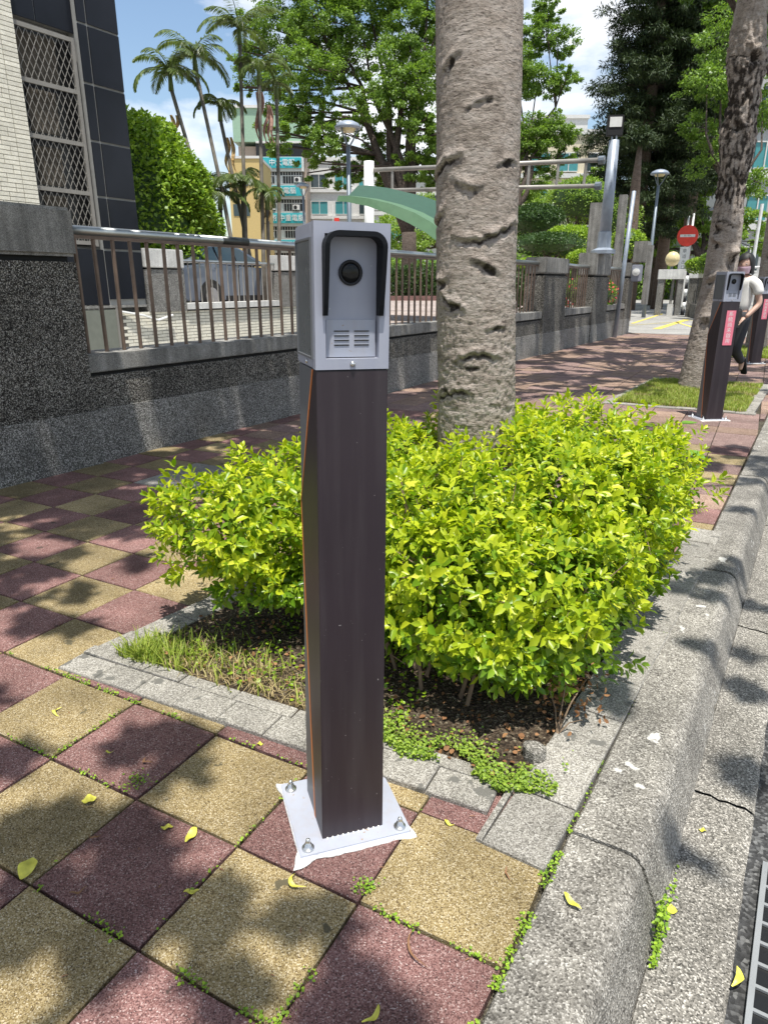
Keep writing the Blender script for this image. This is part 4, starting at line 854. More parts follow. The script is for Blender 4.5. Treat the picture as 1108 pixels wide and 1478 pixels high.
FL = [(41,1254,.062,2.2,.1,'large flat pale yellow leaf near the left edge of the pavement',.62),
 (129,1157,.035,1.0,.5,'crumpled yellow leaf on the shaded yellow paver at left',.8),
 (277,1206,.05,1.9,.15,'upright yellow leaf lying on the red paver left of the post',.40),
 (241,1196,.028,.8,.3,'small yellow leaf beside the upright yellow leaf on the red paver',.45),
 (276,1289,.034,.6,.2,'thin yellow leaf at the lower rim of the red paver',.30),
 (78,1029,.045,-.8,1.0,'curled green yellow pod leaf on the far left yellow paver',.20),
 (420,1279,.05,-.4,1.2,'hooked yellow green leaf on the yellow paver below the base plate',.18),
 (823,1303,.05,-.5,.3,'slender yellow leaf lying on top of the kerb stone',.24),
 (135,1214,.032,.7,1.8,'brown curled leaf on the left red paver',.16),
 (113,1291,.035,1.0,.8,'narrow yellow brown leaf in the shadow of the red paver',.16),
 (1014,1200,.02,.5,.4,'tiny yellow leaf on the gutter slab crack',.5),
 (1067,1414,.05,1.5,.5,'yellow leaf standing against the drain grate edge',.3),
 (970,1316,.03,.9,.6,'bright yellow green leaf at the foot of the kerb',.7),
 (645,1190,.03,-.3,.8,'green yellow leaf on the grey edging stones right of the post',.25),
 (1028,895,.04,-.4,.4,'yellow leaf in the gutter behind the kerb bend',.3),
 (541,1470,.045,1.4,.6,'bent green leaf on the front red paver',.2),
 (208,1102,.03,-.2,1.4,'brown leaf curl on the central red paver',.25),
 (155,1088,.025,.3,1.2,'small olive leaf curl at the upper left of the central red paver',.2),
 (730,1262,.035,-1.0,.4,'dark brown twig like leaf on the right yellow paver',.10),
 (590,1372,.09,-.8,.7,'long thin tan stalk lying on the front red paver',.04),
 (375,995+80,.02,.3,.3,'tiny yellow leaf on the yellow paver under the edging',.5)]
for i, (px, py, L, rz, cu, lb_, wd) in enumerate(FL):
    z = .003
    if i == 7: z = .014
    if i in (10, 11, 12, 14): z = -.128
    fallen(px, py, L, rz, cu, lb_, 'bleaf' if any(s in lb_ for s in ('brown leaf', 'brown curled', 'dark brown', 'tan stalk')) else 'yleaf', wd, z)
n = 420; X = q.uniform(-2.6, .6, n); Y = q.uniform(-.7, 5.5, n); ok = ~((X > -.95) & (Y > .45) & (Y < 2.9))
V, F = leaves(np.stack([X, Y, np.full(n, .003)], 1)[ok], unit(np.stack([q.normal(size=n), q.normal(size=n), np.zeros(n)], 1))[ok], unit(np.stack([q.normal(0,.3,n), q.normal(0,.3,n), np.ones(n)], 1))[ok], q.uniform(.006, .018, n)[ok], q.uniform(.002, .004, n)[ok])
tag(link('pavement_litter', npmesh('pavement_litter', V, F, M['bleaf'])), 'scattered tiny brown twigs and leaf bits on the pavers', 'litter', kind='stuff')

# ================================================================== BUILDING ON THE LEFT
BX = -9.7
bd = thing('building', 'corner of a building with polished black stone, cream brick and a grilled window at left', 'building', (BX, 6.0, 0))
def bl(m, x0, x1, y0, y1, z0, z1): return m.box(x0, x1, y0-6.0, y1-6.0, z0, z1)
bl(MB(), -6.5, -.30, -3, 8.02, .3, 27).build('wall', M['grey_wall'], bd)
core = MB(); bl(core, -.29, -.02, 7.28, 8.06, .86, 27); bl(core, -.29, -.12, 6.0, 7.28, 5.0, 27); core.build('stone_backing', M['grout'], bd)
zs = [.87, .97, 1.80, 2.63, 3.47, 4.30, 5.13, 5.96, 6.8, 7.6, 8.4]
for a, b in zip(zs, zs[1:]):
    if b-a < .2: continue
    bl(MB(), -.02, .004, 7.47, 8.05, a+.018, b-.018).build('stone_panel', M['black_stone'], bd)
    bl(MB(), -.03, .002, 7.285, 7.44, a+.018, b-.018).build('stone_panel', M['black_stone'], bd)
for k, (ya, yb2) in enumerate(((6.0, 6.62), (6.64, 7.27))):
    for za, zb in ((4.98, 5.96), (5.98, 6.8), (6.82, 7.6)): bl(MB(), -.12, -.10, ya, yb2, za, zb).build('stone_panel', M['black_stone'], bd)
for ya, yb2 in ((6.2, 6.73), (6.75, 7.27)): bl(MB(), -.10, -.02, ya, yb2, .90, 1.80).build('stone_panel', M['black_stone'], bd)
bl(MB(), -.05, .006, 6.1, 8.06, .845, .885).build('sill_strip', M['cap'], bd)
# window: dark room, curtains, frame, bars, diamond mesh
wn = bl(MB(), -.29, -.25, 6.0, 7.27, 1.86, 4.96).build('window', M['dark'], bd)
for ya, yb2, za, zb in ((6.45,6.85,1.95,2.6),(6.42,6.86,2.75,3.3),(6.4,6.9,3.5,4.1),(6.35,7.0,4.2,4.85),(6.05,6.3,1.9,4.9)):
    m = MB(); n = 14
    for k in range(n): y0_ = ya+(yb2-ya)*k/n; y1_ = ya+(yb2-ya)*(k+1)/n; m.add([(-.235-.012*(k % 2), y0_-6, za),(-.235-.012*((k+1) % 2), y1_-6, za),(-.235-.012*((k+1) % 2), y1_-6, zb),(-.235-.012*(k % 2), y0_-6, zb)], [(0,1,2,3)])
    m.build('curtain', M['curtain'], wn)
for za in (4.84, 4.12, 3.37, 2.64, 1.87): bl(MB(), -.10, -.06, 6.0, 7.20, za, za+.06).build('frame_bar', M['wframe'], wn)
for ya in (7.17, 6.05): bl(MB(), -.105, -.055, ya, ya+.055, 1.85, 4.90).build('frame_bar', M['wframe'], wn)
gm = MB(); sp = .105
for s in (-1, 1):
    k = -40
    while k < 60:
        y0_ = 6.0+k*sp; pts = []
        za, zb = 1.9, 4.9; sl = .5*s      # dy/dz
        ya_, yb_2 = y0_, y0_+sl*(zb-za)
        def clip(y, z):
            return y, z
        # clip to the opening
        t0, t1 = 0.0, 1.0; dy = yb_2-ya_
        lo, hi_ = sorted(((6.02-ya_)/dy, (7.18-ya_)/dy)); t0 = max(t0, lo); t1 = min(t1, hi_)
        if t1 > t0+.01: gm.tube([(-.075, ya_+dy*t0-6, za+(zb-za)*t0), (-.075, ya_+dy*t1-6, za+(zb-za)*t1)], .0055, 4, False)
        k += 1
tag(gm.build('diamond_grille', M['wframe'], wn), kind='stuff')
# cream brick pier left of the window
bl(MB(), -.20, .055, 3.0, 6.16, 1.2, 9).build('brick_backing', M['mortar_dark'], bd)
bk = MB().box(-.006, .012, -.112, .112, -.0265, .0265).mesh('brick', M['brick']); bk2 = MB().box(-.006, .012, -.052, .052, -.0265, .0265).mesh('brick', M['brick'])
z = 1.83; row = 0; nb = 0
while z < 5.55:
    y = 6.16-.008 if row % 2 else 6.16-.008
    col = 0
    while y > 5.30:
        short = (row % 4 < 2 and col == 1); L_ = .104 if short else .224
        o = link('brick', bk2 if short else bk, bd, (.056, y-L_/2-6.0, z)); y -= L_+.010; col += 1; nb += 1
    z += .0625; row += 1
# olive panel and the brick retaining wall under the stone
bl(MB(), -.06, .0, 6.3, 7.42, .05, .82).build('olive_panel', M['cabinet'], bd); bl(MB(), -.02, .012, 7.36, 7.40, .02, .84).build('panel_frame', M['wframe'], bd); bl(MB(), -.02, .012, 6.3, 7.36, .06, .10).build('panel_frame', M['wframe'], bd)
bl(MB(), -.3, .03, 7.30, 7.62, .02, .035).build('ledge', M['cap'], bd)
rw = thing('retaining_wall', 'cream brick retaining wall carrying a small railing in front of the silver car', 'wall', (BX, 7.5, 0))
MB().box(-.22, -.012, -.05, 7.1, -.3, .742).build('backing', M['mortar_dark'], rw)
m = MB(); z = -.02; row = 0
while z < .72:
    y = -.05+(.115 if row % 2 else 0)
    while y < 6.85:
        m.box(-.012, random.uniform(-.002,.003), y+.005, y+.222, z+.004, z+.054); y += .228
    z += .060; row += 1
tag(m.build('bricks', M['brick'], rw), kind='stuff')
for ya, yb2 in ((.60, 1.50), (4.36, 5.3)):
    p = MB().box(-.30, .03, ya, yb2, .742, 1.50).build('pillar', M['pebble_low'], rw); MB().box(-.32, .05, ya-.01, yb2+.01, 1.53, 1.86).build('pillar_cap', M['cap_light'], p, bevel=.015)
    MB().box(-.28, .01, ya+.02, yb2-.02, 1.50, 1.53).build('groove', M['groove'], p)
for ya, yb2 in ((1.52, 4.34), (5.32, 7.1)):
    MB().box(-.25, .03, ya, yb2, .742, .77).build('groove', M['groove'], rw); MB().box(-.27, .05, ya, yb2, .77, .885).build('coping', M['cap_light'], rw)
    MB().tube([(-.12, ya, 1.67), (-.12, yb2, 1.67)], .03, 8).build('handrail', M['rail'], rw)
    bm3 = MB(); bm3.tube([(0,0,0),(0,0,.77)], .013, 5, False); me3 = bm3.mesh('baluster', M['pipe'])
    for k in range(int((yb2-ya)/.155)): link('baluster', me3, rw, (-.12, ya+.08+k*.155, .88))
cb = MB(); cb.tube([(.02,-.05,.78),(.06,.4,.70),(.05,.75,.60),(.06,1.1,.68)], .02, 6); cb.build('cable', M['white'], rw)

# ================================================================== SILVER CAR
car = thing('parked_car', 'silver sedan parked behind the small railing above the brick wall', 'car', (-13.0, 12.12, .62), R(90))
# local x forward (world +Y), local y left (world -X): the near side is y<0
def carbody():
    prof = [(-1.10,.42),(-1.12,.62),(-1.08,.95),(-.95,1.06),(-.40,1.12),(-.05,1.14),(2.35,1.06),(2.95,.98),(3.35,.84),(3.5,.62),(3.48,.35),(3.2,.22),(-.8,.22)]
    m = MB(); n = len(prof); secs = [(-.88,.93,.0),(-.90,1,0),(-.86,1,0),(0,1,.02),(.86,1,0),(.90,1,0),(.88,.93,0)]
    ys = [-.90,-.88,-.80,0,.80,.88,.90]; vs = []
    for k, y in enumerate(ys):
        for x, z in prof:
            e = abs(y)/.9; zz = z-(.05*(e**4) if z > .9 else 0)-(.0); xx = x*(1-.03*e**3); vs.append((xx, y-(.02*(z-.6)*np.sign(y) if z > .6 else 0), zz))
    fs = [(k*n+i, k*n+(i+1) % n, (k+1)*n+(i+1) % n, (k+1)*n+i) for k in range(len(ys)-1) for i in range(n)]+[tuple(range(n)), tuple(reversed(range((len(ys)-1)*n, len(ys)*n)))]
    return m.add(vs, fs)
body = carbody().build('body', M['carpaint'], car, smooth=False, bevel=.02)
gh = [(-.72,1.10),(-.10,1.50),(.30,1.60),(.85,1.61),(1.35,1.54),(2.25,1.08)]
m = MB(); vs = []; 
for y, ins in ((-.84,0),(-.66,.5),(.66,.5),(.84,0)):
    for x, z in gh: vs.append((x, y if z < 1.12 else (y*.78), z if ins or z < 1.12 else z-.04))
n = len(gh); m.add(vs, [(k*n+i, k*n+i+1, (k+1)*n+i+1, (k+1)*n+i) for k in range(3) for i in range(n-1)]+[tuple(range(n)), tuple(reversed(range(3*n, 4*n)))]); m.build('cabin', M['carpaint'], car)
def sidepoly(pts, name, mat, y=-.675):
    m = MB(); n = len(pts); f = lambda z: -.845+(z-1.1)/.45*.16-.012
    vs = [(x, f(z), z) for x, z in pts]+[(x, f(z)+.03, z) for x, z in pts]
    return m.add(vs, [tuple(range(n))]+[(i, (i+1) % n, n+(i+1) % n, n+i) for i in range(n)]).build(name, mat, car)
sidepoly([(-.42,1.14),(-.05,1.44),(.30,1.50),(.36,1.13)], 'rear_side_window', M['glass']); sidepoly([(.43,1.13),(.37,1.51),(.95,1.51),(.98,1.12)], 'door_window', M['glass']); sidepoly([(1.05,1.12),(1.02,1.51),(1.28,1.46),(1.95,1.10)], 'door_window', M['glass'])
for x in (.395, 1.01): MB().box(x-.008, x+.008, -.907, -.897, .35, 1.08).build('door_seam', M['dark'], car)
for x in (.20, .85): MB().box(x, x+.18, -.925, -.90, .98, 1.01).build('door_handle', M['carpaint'], car)
for x in (0, 2.72):
    for sy in (-1, 1):
        RXm = Matrix.Translation((x, sy*.80, .33)) @ Matrix.Rotation(PI/2*sy*1, 4, 'X')
        wh = MB().lathe([(.19,-.09),(.30,-.10),(.33,-.07),(.33,.07),(.30,.11),(.20,.105)], n=24, M=Matrix.Translation((x, sy*.80, .33)) @ Matrix.Rotation(PI/2, 4, 'X')).build('wheel', M['tyre'], car, smooth=True)
        rm = MB()
        for k in range(7):
            a = 2*PI*k/7; c_, s_2 = math.cos(a), math.sin(a)
            vs = [Vector((x+c_*.03-s_2*.03, sy*.915, .33+s_2*.03+c_*.03)), Vector((x+c_*.03+s_2*.03, sy*.915, .33+s_2*.03-c_*.03)), Vector((x+c_*.205+s_2*.022, sy*.905, .33+s_2*.205-c_*.022)), Vector((x+c_*.205-s_2*.022, sy*.905, .33+s_2*.205+c_*.022))]
            rm.add(vs+[v+Vector((0,-sy*.03,0)) for v in vs], [(0,1,2,3),(7,6,5,4),(0,4,5,1),(1,5,6,2),(2,6,7,3),(3,7,4,0)])
        rm.lathe([(.19,0),(.21,.0),(.21,.02),(.19,.02)], n=24, M=Matrix.Translation((x, sy*.905, .33)) @ Matrix.Rotation(PI/2, 4, 'X')); rm.build('rim', M['rim'], wh)
    MB().lathe([(.39,-.0),(.39,.012)], n=28, M=Matrix.Translation((x, -.893, .34)) @ Matrix.Rotation(PI/2, 4, 'X')).build('wheel_arch', M['dark'], car)
MB().box(.5, 2.3, -.905, -.80, .20, .34).build('side_skirt', M['black'], car)

# ================================================================== FURTHER STREET FURNITURE
Rx = lambda a: Matrix.Rotation(a, 4, 'X')
# height barrier: two pipes between a white post and a grey flood light pole
hb = thing('height_barrier', 'rusty two pipe height barrier spanning from a white post to the grey floodlight pole', 'height barrier', (0, 0, 0))
A1, A2 = Vector((-3.42, 14.9, 3.68)), Vector((-3.44, 14.88, 3.19)); B1, B2 = Vector((-8.5, 14.0, 3.76)), Vector((-8.5, 14.0, 3.32))
MB().tube([B1, A1], .05, 10).build('top_pipe', M['pipe'], hb, smooth=True); MB().tube([B2, A2], .045, 10).build('bottom_pipe', M['pipe'], hb, smooth=True)
for f in (.09, .30, .52, .70, .82, .93): MB().tube([B1.lerp(A1, f), B2.lerp(A2, f)], .032, 8, False).build('rung', M['pipe'], hb, smooth=True)
for p in (A1, A2): MB().tube([p+Vector((-.12,0,0)), p+Vector((0,0,0))], .085, 10).build('clamp', M['lampgrey'], hb)
MB().tube([(-8.62,13.98,.58),(-8.62,13.98,3.95)], .12, 12).build('post', M['white'], hb, smooth=True)
fp = thing('floodlight_pole', 'thick grey steel pole on a wall pillar topped by a small square floodlight', 'pole', (-3.30, 15.0, 0))
MB().tube([(0,0,1.95),(0,.05,4.05)], [.125,.105], 16).build('pole', M['steel_pole'], fp, smooth=True)
MB().lathe([(.26,1.86),(.26,1.93),(.15,1.98),(.14,2.3),(.10,2.3)], n=6).build('pole_base', M['steel_pole'], fp)
for sx in (-.04, .05): MB().box(sx-.012, sx+.012, -.02, .02, 4.04, 4.20).build('bracket', M['steel_pole'], fp)
fh = MB().box(-.16, .16, -.05, .07, 4.12, 4.50, Matrix.Rotation(R(25), 4, 'Z')).build('lamp_housing', M['black'], fp, bevel=.01)
MB().box(-.12, .12, -.062, -.045, 4.28, 4.46, Matrix.Rotation(R(25), 4, 'Z')).build('lamp_glass', M['white'], fp)
tp = thing('thin_pole', 'thin bluish steel pole leaning slightly in front of the fence end', 'pole', (-3.30, 16.75, 0))
MB().tube([(0,0,-.02),(.02,.35,3.30)], [.05,.045], 10).build('pole', M['steel_pole'], tp, smooth=True)
def board(name, label, p, w_, z0, z1, th, rz, mat, cat='panel', leg=True):
    t = thing(name, label, cat, p, rz); MB().box(-w_/2, w_/2, -th/2, th/2, z0, z1).build('board', M[mat], t, bevel=.01)
    if leg:
        for x in (-w_*.35, w_*.35): MB().tube([(x,0,0),(x,0,z0)], .03, 8).build('post', M['pipe'], t)
    return t
board('notice_panel', 'tall weathered grey panel standing behind the floodlight pole', tuple(at(856, 400, 17.5).xy)+(0,), .46, 1.3, 3.15, .10, R(20), 'cap')
board('notice_panel', 'narrow grey slab with a capped top leaning right of the floodlight pole', tuple(at(888, 400, 17.3).xy)+(0,), .20, .8, 3.30, .20, R(10), 'cap')
mb_ = thing('meter_box', 'grey meter box fixed to the end of the pebble dashed wall', 'box', (-3.32, 17.95, 0))
MB().box(-.02, .30, -.02, .45, 1.76, 2.25).build('box', M['cap'], mb_, bevel=.01); MB().box(.0, .26, -.10, -.02, 1.30, 1.70).build('meter', M['grey_paint'], mb_, bevel=.02); MB().lathe([(.09,0),(.09,.03),(.02,.04)], n=16, M=Matrix.Translation((.12,-.10,1.52)) @ Rx(PI/2)).build('dial', M['white'], mb_)
MB().box(.30, .42, -.02, .2, .75, 2.15).build('side_plate', M['cap'], mb_)
# gate frame, striped barrier posts, no entry sign, globe
gp_ = on_z(962, 455); CY = YAW
gf = thing('gate_frame', 'concrete gate frame with a pale lintel beside the driveway', 'gate', (gp_.x, gp_.y, 0), R(14))
MB().box(-.78,-.42,-.2,.2,0,1.42).build('pier', M['pebble_low'], gf); MB().box(.40,.72,-.2,.2,0,1.42).build('pier', M['pebble_low'], gf)
MB().box(-.82,.82,-.24,.24,1.42,1.80).build('lintel', M['cap_light'], gf, bevel=.01); MB().box(.722,.82,-.24,.24,.35,1.42).build('side_plate', M['cap_light'], gf)
MB().box(.05,.20,-.05,.1,0,1.42).build('inner_post', M['cap'], gf); MB().box(-.05,.3,-.1,.15,0,.45).build('base_block', M['cap_light'], gf)
gf.scale = (.64, 1, 1)
gb = thing('globe_lamp', 'cream globe lamp on top of the gate frame lintel', 'lamp', (gp_.x-.05, gp_.y, 1.805))
MB().tube([(0,0,0),(0,0,.16)], .06, 10).build('stem', M['lampgrey'], gb)
MB().lathe([(.10,.14),(.26,.24),(.335,.40),(.345,.50),(.30,.66),(.18,.79),(.02,.84)], n=24).build('globe', M['globe'], gb, smooth=True); gb.scale = (.82, .82, .82)
for px, nm in ((984, 'nearer black and white striped steel barrier post beside the gate frame'), (993, 'black and white striped steel barrier post right of its twin')):
    p = on_z(px, 455); t = thing('striped_post', nm, 'post', (p.x, p.y, 0), 0, 'striped barrier posts by the gate')
    for k in range(7): MB().tube([(0,0,k*.26),(0,0,k*.26+.26)], .075, 12).build('stripe', M['white' if k % 2 else 'black'], t, smooth=True)
    MB().tube([(0,0,1.82),(0,0,2.0)], .055, 10).build('cap', M['black'], t)
sp_ = at(992, 340, 31.5)
ne = thing('no_entry_sign', 'round red no entry sign with a white bar on a pale post', 'sign', (sp_.x, sp_.y, 0), R(16))
MB().tube([(-.05,.06,0),(-.05,.06,sp_.z+.85)], .05, 10).build('post', M['white'], ne, smooth=True); MB().tube([(.16,.12,0),(.16,.12,sp_.z+.95)], .05, 10).build('post', M['white'], ne, smooth=True)
MB().lathe([(.45,0),(.455,.01),(.45,.02)], n=36, M=Matrix.Translation((0,0,sp_.z)) @ Rx(PI/2)).build('disc', M['sign_red'], ne)
br = MB().box(-.32,.32,-.026,-.0205,sp_.z-.055,sp_.z+.06).build('bar', M['white'], ne)
seg_text('禁止進入', .085, M['grey_side'], br, Matrix.Translation((0,-.0262,sp_.z)) @ Rx(PI/2))
vb = MB().box(-.25,.17,-.015,.01,sp_.z-1.60,sp_.z-.47).build('name_board', M['white'], ne)
for k, ch in enumerate('車道出口'): seg_text(ch, .19, M['grey_side'], vb, Matrix.Translation((-.04,-.0155,sp_.z-.66-k*.24)) @ Rx(PI/2))
# low wall with planters right of the gate
lw = thing('planter_wall', 'dark concrete fence with pale planter boxes beyond the driveway', 'wall', (0,0,0))
for px, dd in ((1000, 27), (1014, 25.5), (1028, 24.2)):
    p = at(px, 440, dd); q_ = MB().box(p.x-.22, p.x+.22, p.y-.2, p.y+.2, 0, 1.45).build('pillar', M['pebble'], lw); MB().box(p.x-.26, p.x+.26, p.y-.24, p.y+.24, 1.45, 1.85).build('planter_box', M['cap_light'], q_, bevel=.01)
pa, pb = at(1000, 440, 27), at(1028, 440, 24.2)
m = MB(); d = (pb-pa); 
for k in range(14): p = pa.lerp(pb, (k+.5)/14); m.tube([(p.x, p.y, .5), (p.x, p.y, 1.5)], .02, 5)
tag(m.build('railing', M['black'], lw), kind='stuff')
MB().add([(pa.x, pa.y, 0), (pb.x, pb.y, 0), (pb.x, pb.y, .5), (pa.x, pa.y, .5), (pa.x-.2, pa.y+.1, 0), (pb.x-.2, pb.y+.1, 0), (pb.x-.2, pb.y+.1, .5), (pa.x-.2, pa.y+.1, .5)], [(0,1,2,3),(7,6,5,4),(3,2,6,7),(0,4,5,1)]).build('low_panel', M['pebble'], lw)

def park_lamp(px, py, dd, r, label, zb, two=True, glass=True):
    h = at(px, py, dd); t = thing('park_lamp', label, 'lamp', (h.x, h.y, zb), 0, 'park lamps'); H = h.z-zb
    MB().tube([(0,0,0),(0,0,.8),(0,0,H-.42)], [.08,.06,.05], 12).build('pole', M['lampgrey'], t, smooth=True)
    for k in range(3 if two else 1):
        a = k*2*PI/3+.4; c_, s_2 = math.cos(a)*r*.75, math.sin(a)*r*.75; MB().tube([(0,0,H-.45),(c_*.5,s_2*.5,H-.28),(c_,s_2,H-.04)], .018, 6).build('arm', M['lampgrey'], t)
    MB().lathe([(r*.96,-.035),(r,.0),(r*.8,.07),(r*.45,.12),(.02,.145)], (0,0,H), 28).build('lamp_shade', M['steel_pole'], t, smooth=True)
    MB().lathe([(r*.45,-.10),(r*.6,-.037)], (0,0,H), 20).build('diffuser', M['globe'], t)
    return t
park_lamp(502, 183, 16, .31, 'tall grey disc topped park lamp rising directly above the near camera post', .6)
park_lamp(437, 268, 30, .30, 'dark park lamp in front of the teal signs', .6)
park_lamp(268, 271, 22, .26, 'small dark park lamp in front of the clipped leafy mass', .6)
park_lamp(952, 250, 25, .33, 'tall disc topped lamp beside the brown conifer trunk', 0)
park_lamp(1035, 302, 30, .33, 'disc topped lamp far off between the sign and the scarred tree', 0)
# green curved canopy
can = thing('canopy', 'green curved canopy roof over the yard behind the railing', 'canopy', (0,0,0))
edge = [(486,290),(500,291),(530,297),(560,308),(590,322),(615,336),(650,362)]; top_ = [(488,282),(502,282),(532,286),(565,294),(597,306),(622,320),(656,348)]
back = Vector((-.4, 1.9, .32)); m = MB(); vs = []
dps = [12.3,12.2,12.0,11.8,11.6,11.4,11.1]
f1 = [at(*p, d_) for p, d_ in zip(top_, dps)]; f2 = [at(*p, d_) for p, d_ in zip(edge, dps)]
n = len(f1); vs = f1+f2+[p+Vector((.10,.16,0)) for p in f1]+[p+Vector((.10,.16,0)) for p in f2]
m.add(vs, [(i, i+1, n+i+1, n+i) for i in range(n-1)]+[(2*n+i, 3*n+i, 3*n+i+1, 2*n+i+1) for i in range(n-1)]+[(i, 2*n+i, 2*n+i+1, i+1) for i in range(n-1)]+[(n+i, n+i+1, 3*n+i+1, 3*n+i) for i in range(n-1)]+[(0,n,3*n,2*n),(n-1,3*n-1,4*n-1,2*n-1)][:1]).build('front_beam', M['canopy_light'], can)
m = MB(); vs = [p+Vector((.10,.16,.0)) for p in f1]+[p+back*.5+Vector((0,0,.12)) for p in f1]+[p+back for p in f1]; m.add(vs, [(j*n+i, j*n+i+1, (j+1)*n+i+1, (j+1)*n+i) for j in range(2) for i in range(n-1)]); ro = m.build('roof_sheet', M['canopy_dark'], can); md = ro.modifiers.new('thick', 'SOLIDIFY'); md.thickness = .03
for i in (1, 3, 5): MB().tube([f2[i]+Vector((.1,.16,0)), f2[i]+back+Vector((0,0,-.05))], .03, 6).build('rafter', M['canopy_light'], can)
cpos = f2[-1]; MB().tube([(cpos.x,cpos.y,.55),(cpos.x,cpos.y,cpos.z)], .07, 10).build('column', M['canopy_light'], can)

# ================================================================== VEGETATION BEHIND THE WALL
def leafobj(name, parent, mat, cents, rads, n, L, W_, seed, **k):
    V, F = leafcloud(cents, rads, n, L, W_, seed, **k); return tag(link(name, npmesh(name, V, F, M[mat]), parent), kind='stuff')
def dome(px, py, dd, rx, rz, n, L, mat, name, label, cat, zb=.6, trunk=True, seed=1, group=None, shell=.9):
    c = at(px, py, dd); t = thing(name, label, cat, (c.x, c.y, zb), 0, group); cz = c.z-zb
    g = random.Random(seed); cs = [(0,0,cz)]; rs = [(rx, rx*.9, rz)]
    for k in range(14): a = g.uniform(0, 2*PI); e = g.uniform(.1, 1.2); cs.append((rx*.72*math.cos(a)*math.cos(e), rx*.65*math.sin(a)*math.cos(e), cz+rz*.72*math.sin(e))); rs.append((rx*.34, rx*.34, rz*.34))
    leafobj('foliage', t, mat, cs, rs, n, L, L*.6, seed, shell=shell, up=.9)
    MB().lathe([(.02,-rz*.8),(rx*.55,-rz*.6),(rx*.80,-.1*rz),(rx*.78,rz*.35),(rx*.45,rz*.75),(.02,rz*.85)], (0,0,cz), 14).build('shade_core', M['darkhedge'], t)  # solid core, its dark colour stands in for shade inside the leaves
    if trunk:
        m = MB(); m.tube([(0,0,0),(.05,0,max(.3, cz-rz*.3))], [.09,.06], 7)
        for k in range(4): a = k*1.6; m.tube([(.02,0,max(.2,(cz-rz)*.7)),(rx*.5*math.cos(a),rx*.5*math.sin(a),cz)], [.05,.03], 5)
        m.build('trunk', M['bark_far'], t)
    return t
dome(820,352,22,.88,.55,9000,.075,'dome','clipped_shrub','bright clipped dome shrub behind the far wall pillar','shrub', seed=3)
dome(836,290,25,1.25,.80,9000,.09,'camphor2','cloud_tree','loose round topped garden tree behind the height barrier','tree', seed=4, shell=.6)
dome(772,318,23,.95,.50,7000,.08,'darkhedge','clipped_shrub','dark rounded shrub right beside the pale trunk','shrub', seed=5)
dome(790,352,21,1.1,.32,6000,.07,'darkhedge','clipped_shrub','flat dark hedge like shrub under the bright dome','shrub', seed=6)
dome(845,373,18.5,.50,.22,5000,.06,'dome','low_shrub','low lime shrub just above the railing left of the floodlight pole','shrub', seed=7, trunk=False)
dome(765,379,18,.35,.12,2500,.06,'dome','low_shrub','tiny lime shrub tuft peeking over the railing by the pale trunk','shrub', seed=8, trunk=False)
dome(905,352,20,.5,.40,4000,.07,'dome','low_shrub','small bright shrub between the thin pole and the floodlight pole','shrub', seed=9, zb=0)
dome(890,320,24,.9,.8,6000,.09,'camphor2','low_shrub','leafy light green shrub behind the grey panels','shrub', seed=19, zb=0, shell=.5)
dome(1004,383,25,.36,.26,2500,.06,'dome','planter_plant','bright green plant in the planter box left of the scarred tree','plant', zb=1.3, seed=10, trunk=False)
dome(1022,380,24,.34,.34,2500,.06,'camphor','planter_plant','darker green plant in the planter box nearest the scarred tree','plant', zb=1.3, seed=11, trunk=False)
fs_ = dome(850,425,16.5,.62,.42,3500,.06,'camphor','flowering_shrub','green shrub dotted with red flowers behind the far railing','shrub', zb=.6, seed=12)
q3 = np.random.default_rng(2); n = 130; U = unit(q3.normal(size=(n,3))); c0 = at(850,425,16.5); V, F = leaves(np.array([0,0,c0.z-.6])+U*np.array([.66,.6,.46]), q3.normal(size=(n,3)), U, .06, .06); tag(link('flowers', npmesh('flowers', V, F, M['flower']), fs_), kind='stuff')
dome(765,420,14,.45,.42,2500,.07,'darkhedge','shade_clump','dark leafy clump standing in for hedge shade just right of the pale trunk','shrub', zb=.6, seed=13)  # added dark clump in place of dappled hedge shade behind the railing
# clipped hedge along the yard road
hg = thing('hedge', 'long dark clipped hedge beyond the yard paving', 'hedge', (0,0,0)); a_ = at(545,405,28); b_ = at(790,400,28)
nn = 60; cs = [tuple(Vector((a_.x,a_.y,0)).lerp(Vector((b_.x,b_.y,0)), k/nn)+Vector((0,0,1.25))) for k in range(nn+1)]
leafobj('foliage', hg, 'darkhedge', cs, [(.35,.4,.75)]*len(cs), 26000, .09, .06, 14, shell=.7)
kb_ = MB(); d = (b_-a_); kb_.add([(a_.x+.3,a_.y-.5,.60),(b_.x+.3,b_.y-.5,.60),(b_.x+.3,b_.y-.5,.78),(a_.x+.3,a_.y-.5,.78),(a_.x,a_.y+.3,.78),(b_.x,b_.y+.3,.78)], [(0,1,2,3),(3,2,5,4)]); kb_.build('hedge_kerb', M['red_paver'], hg)
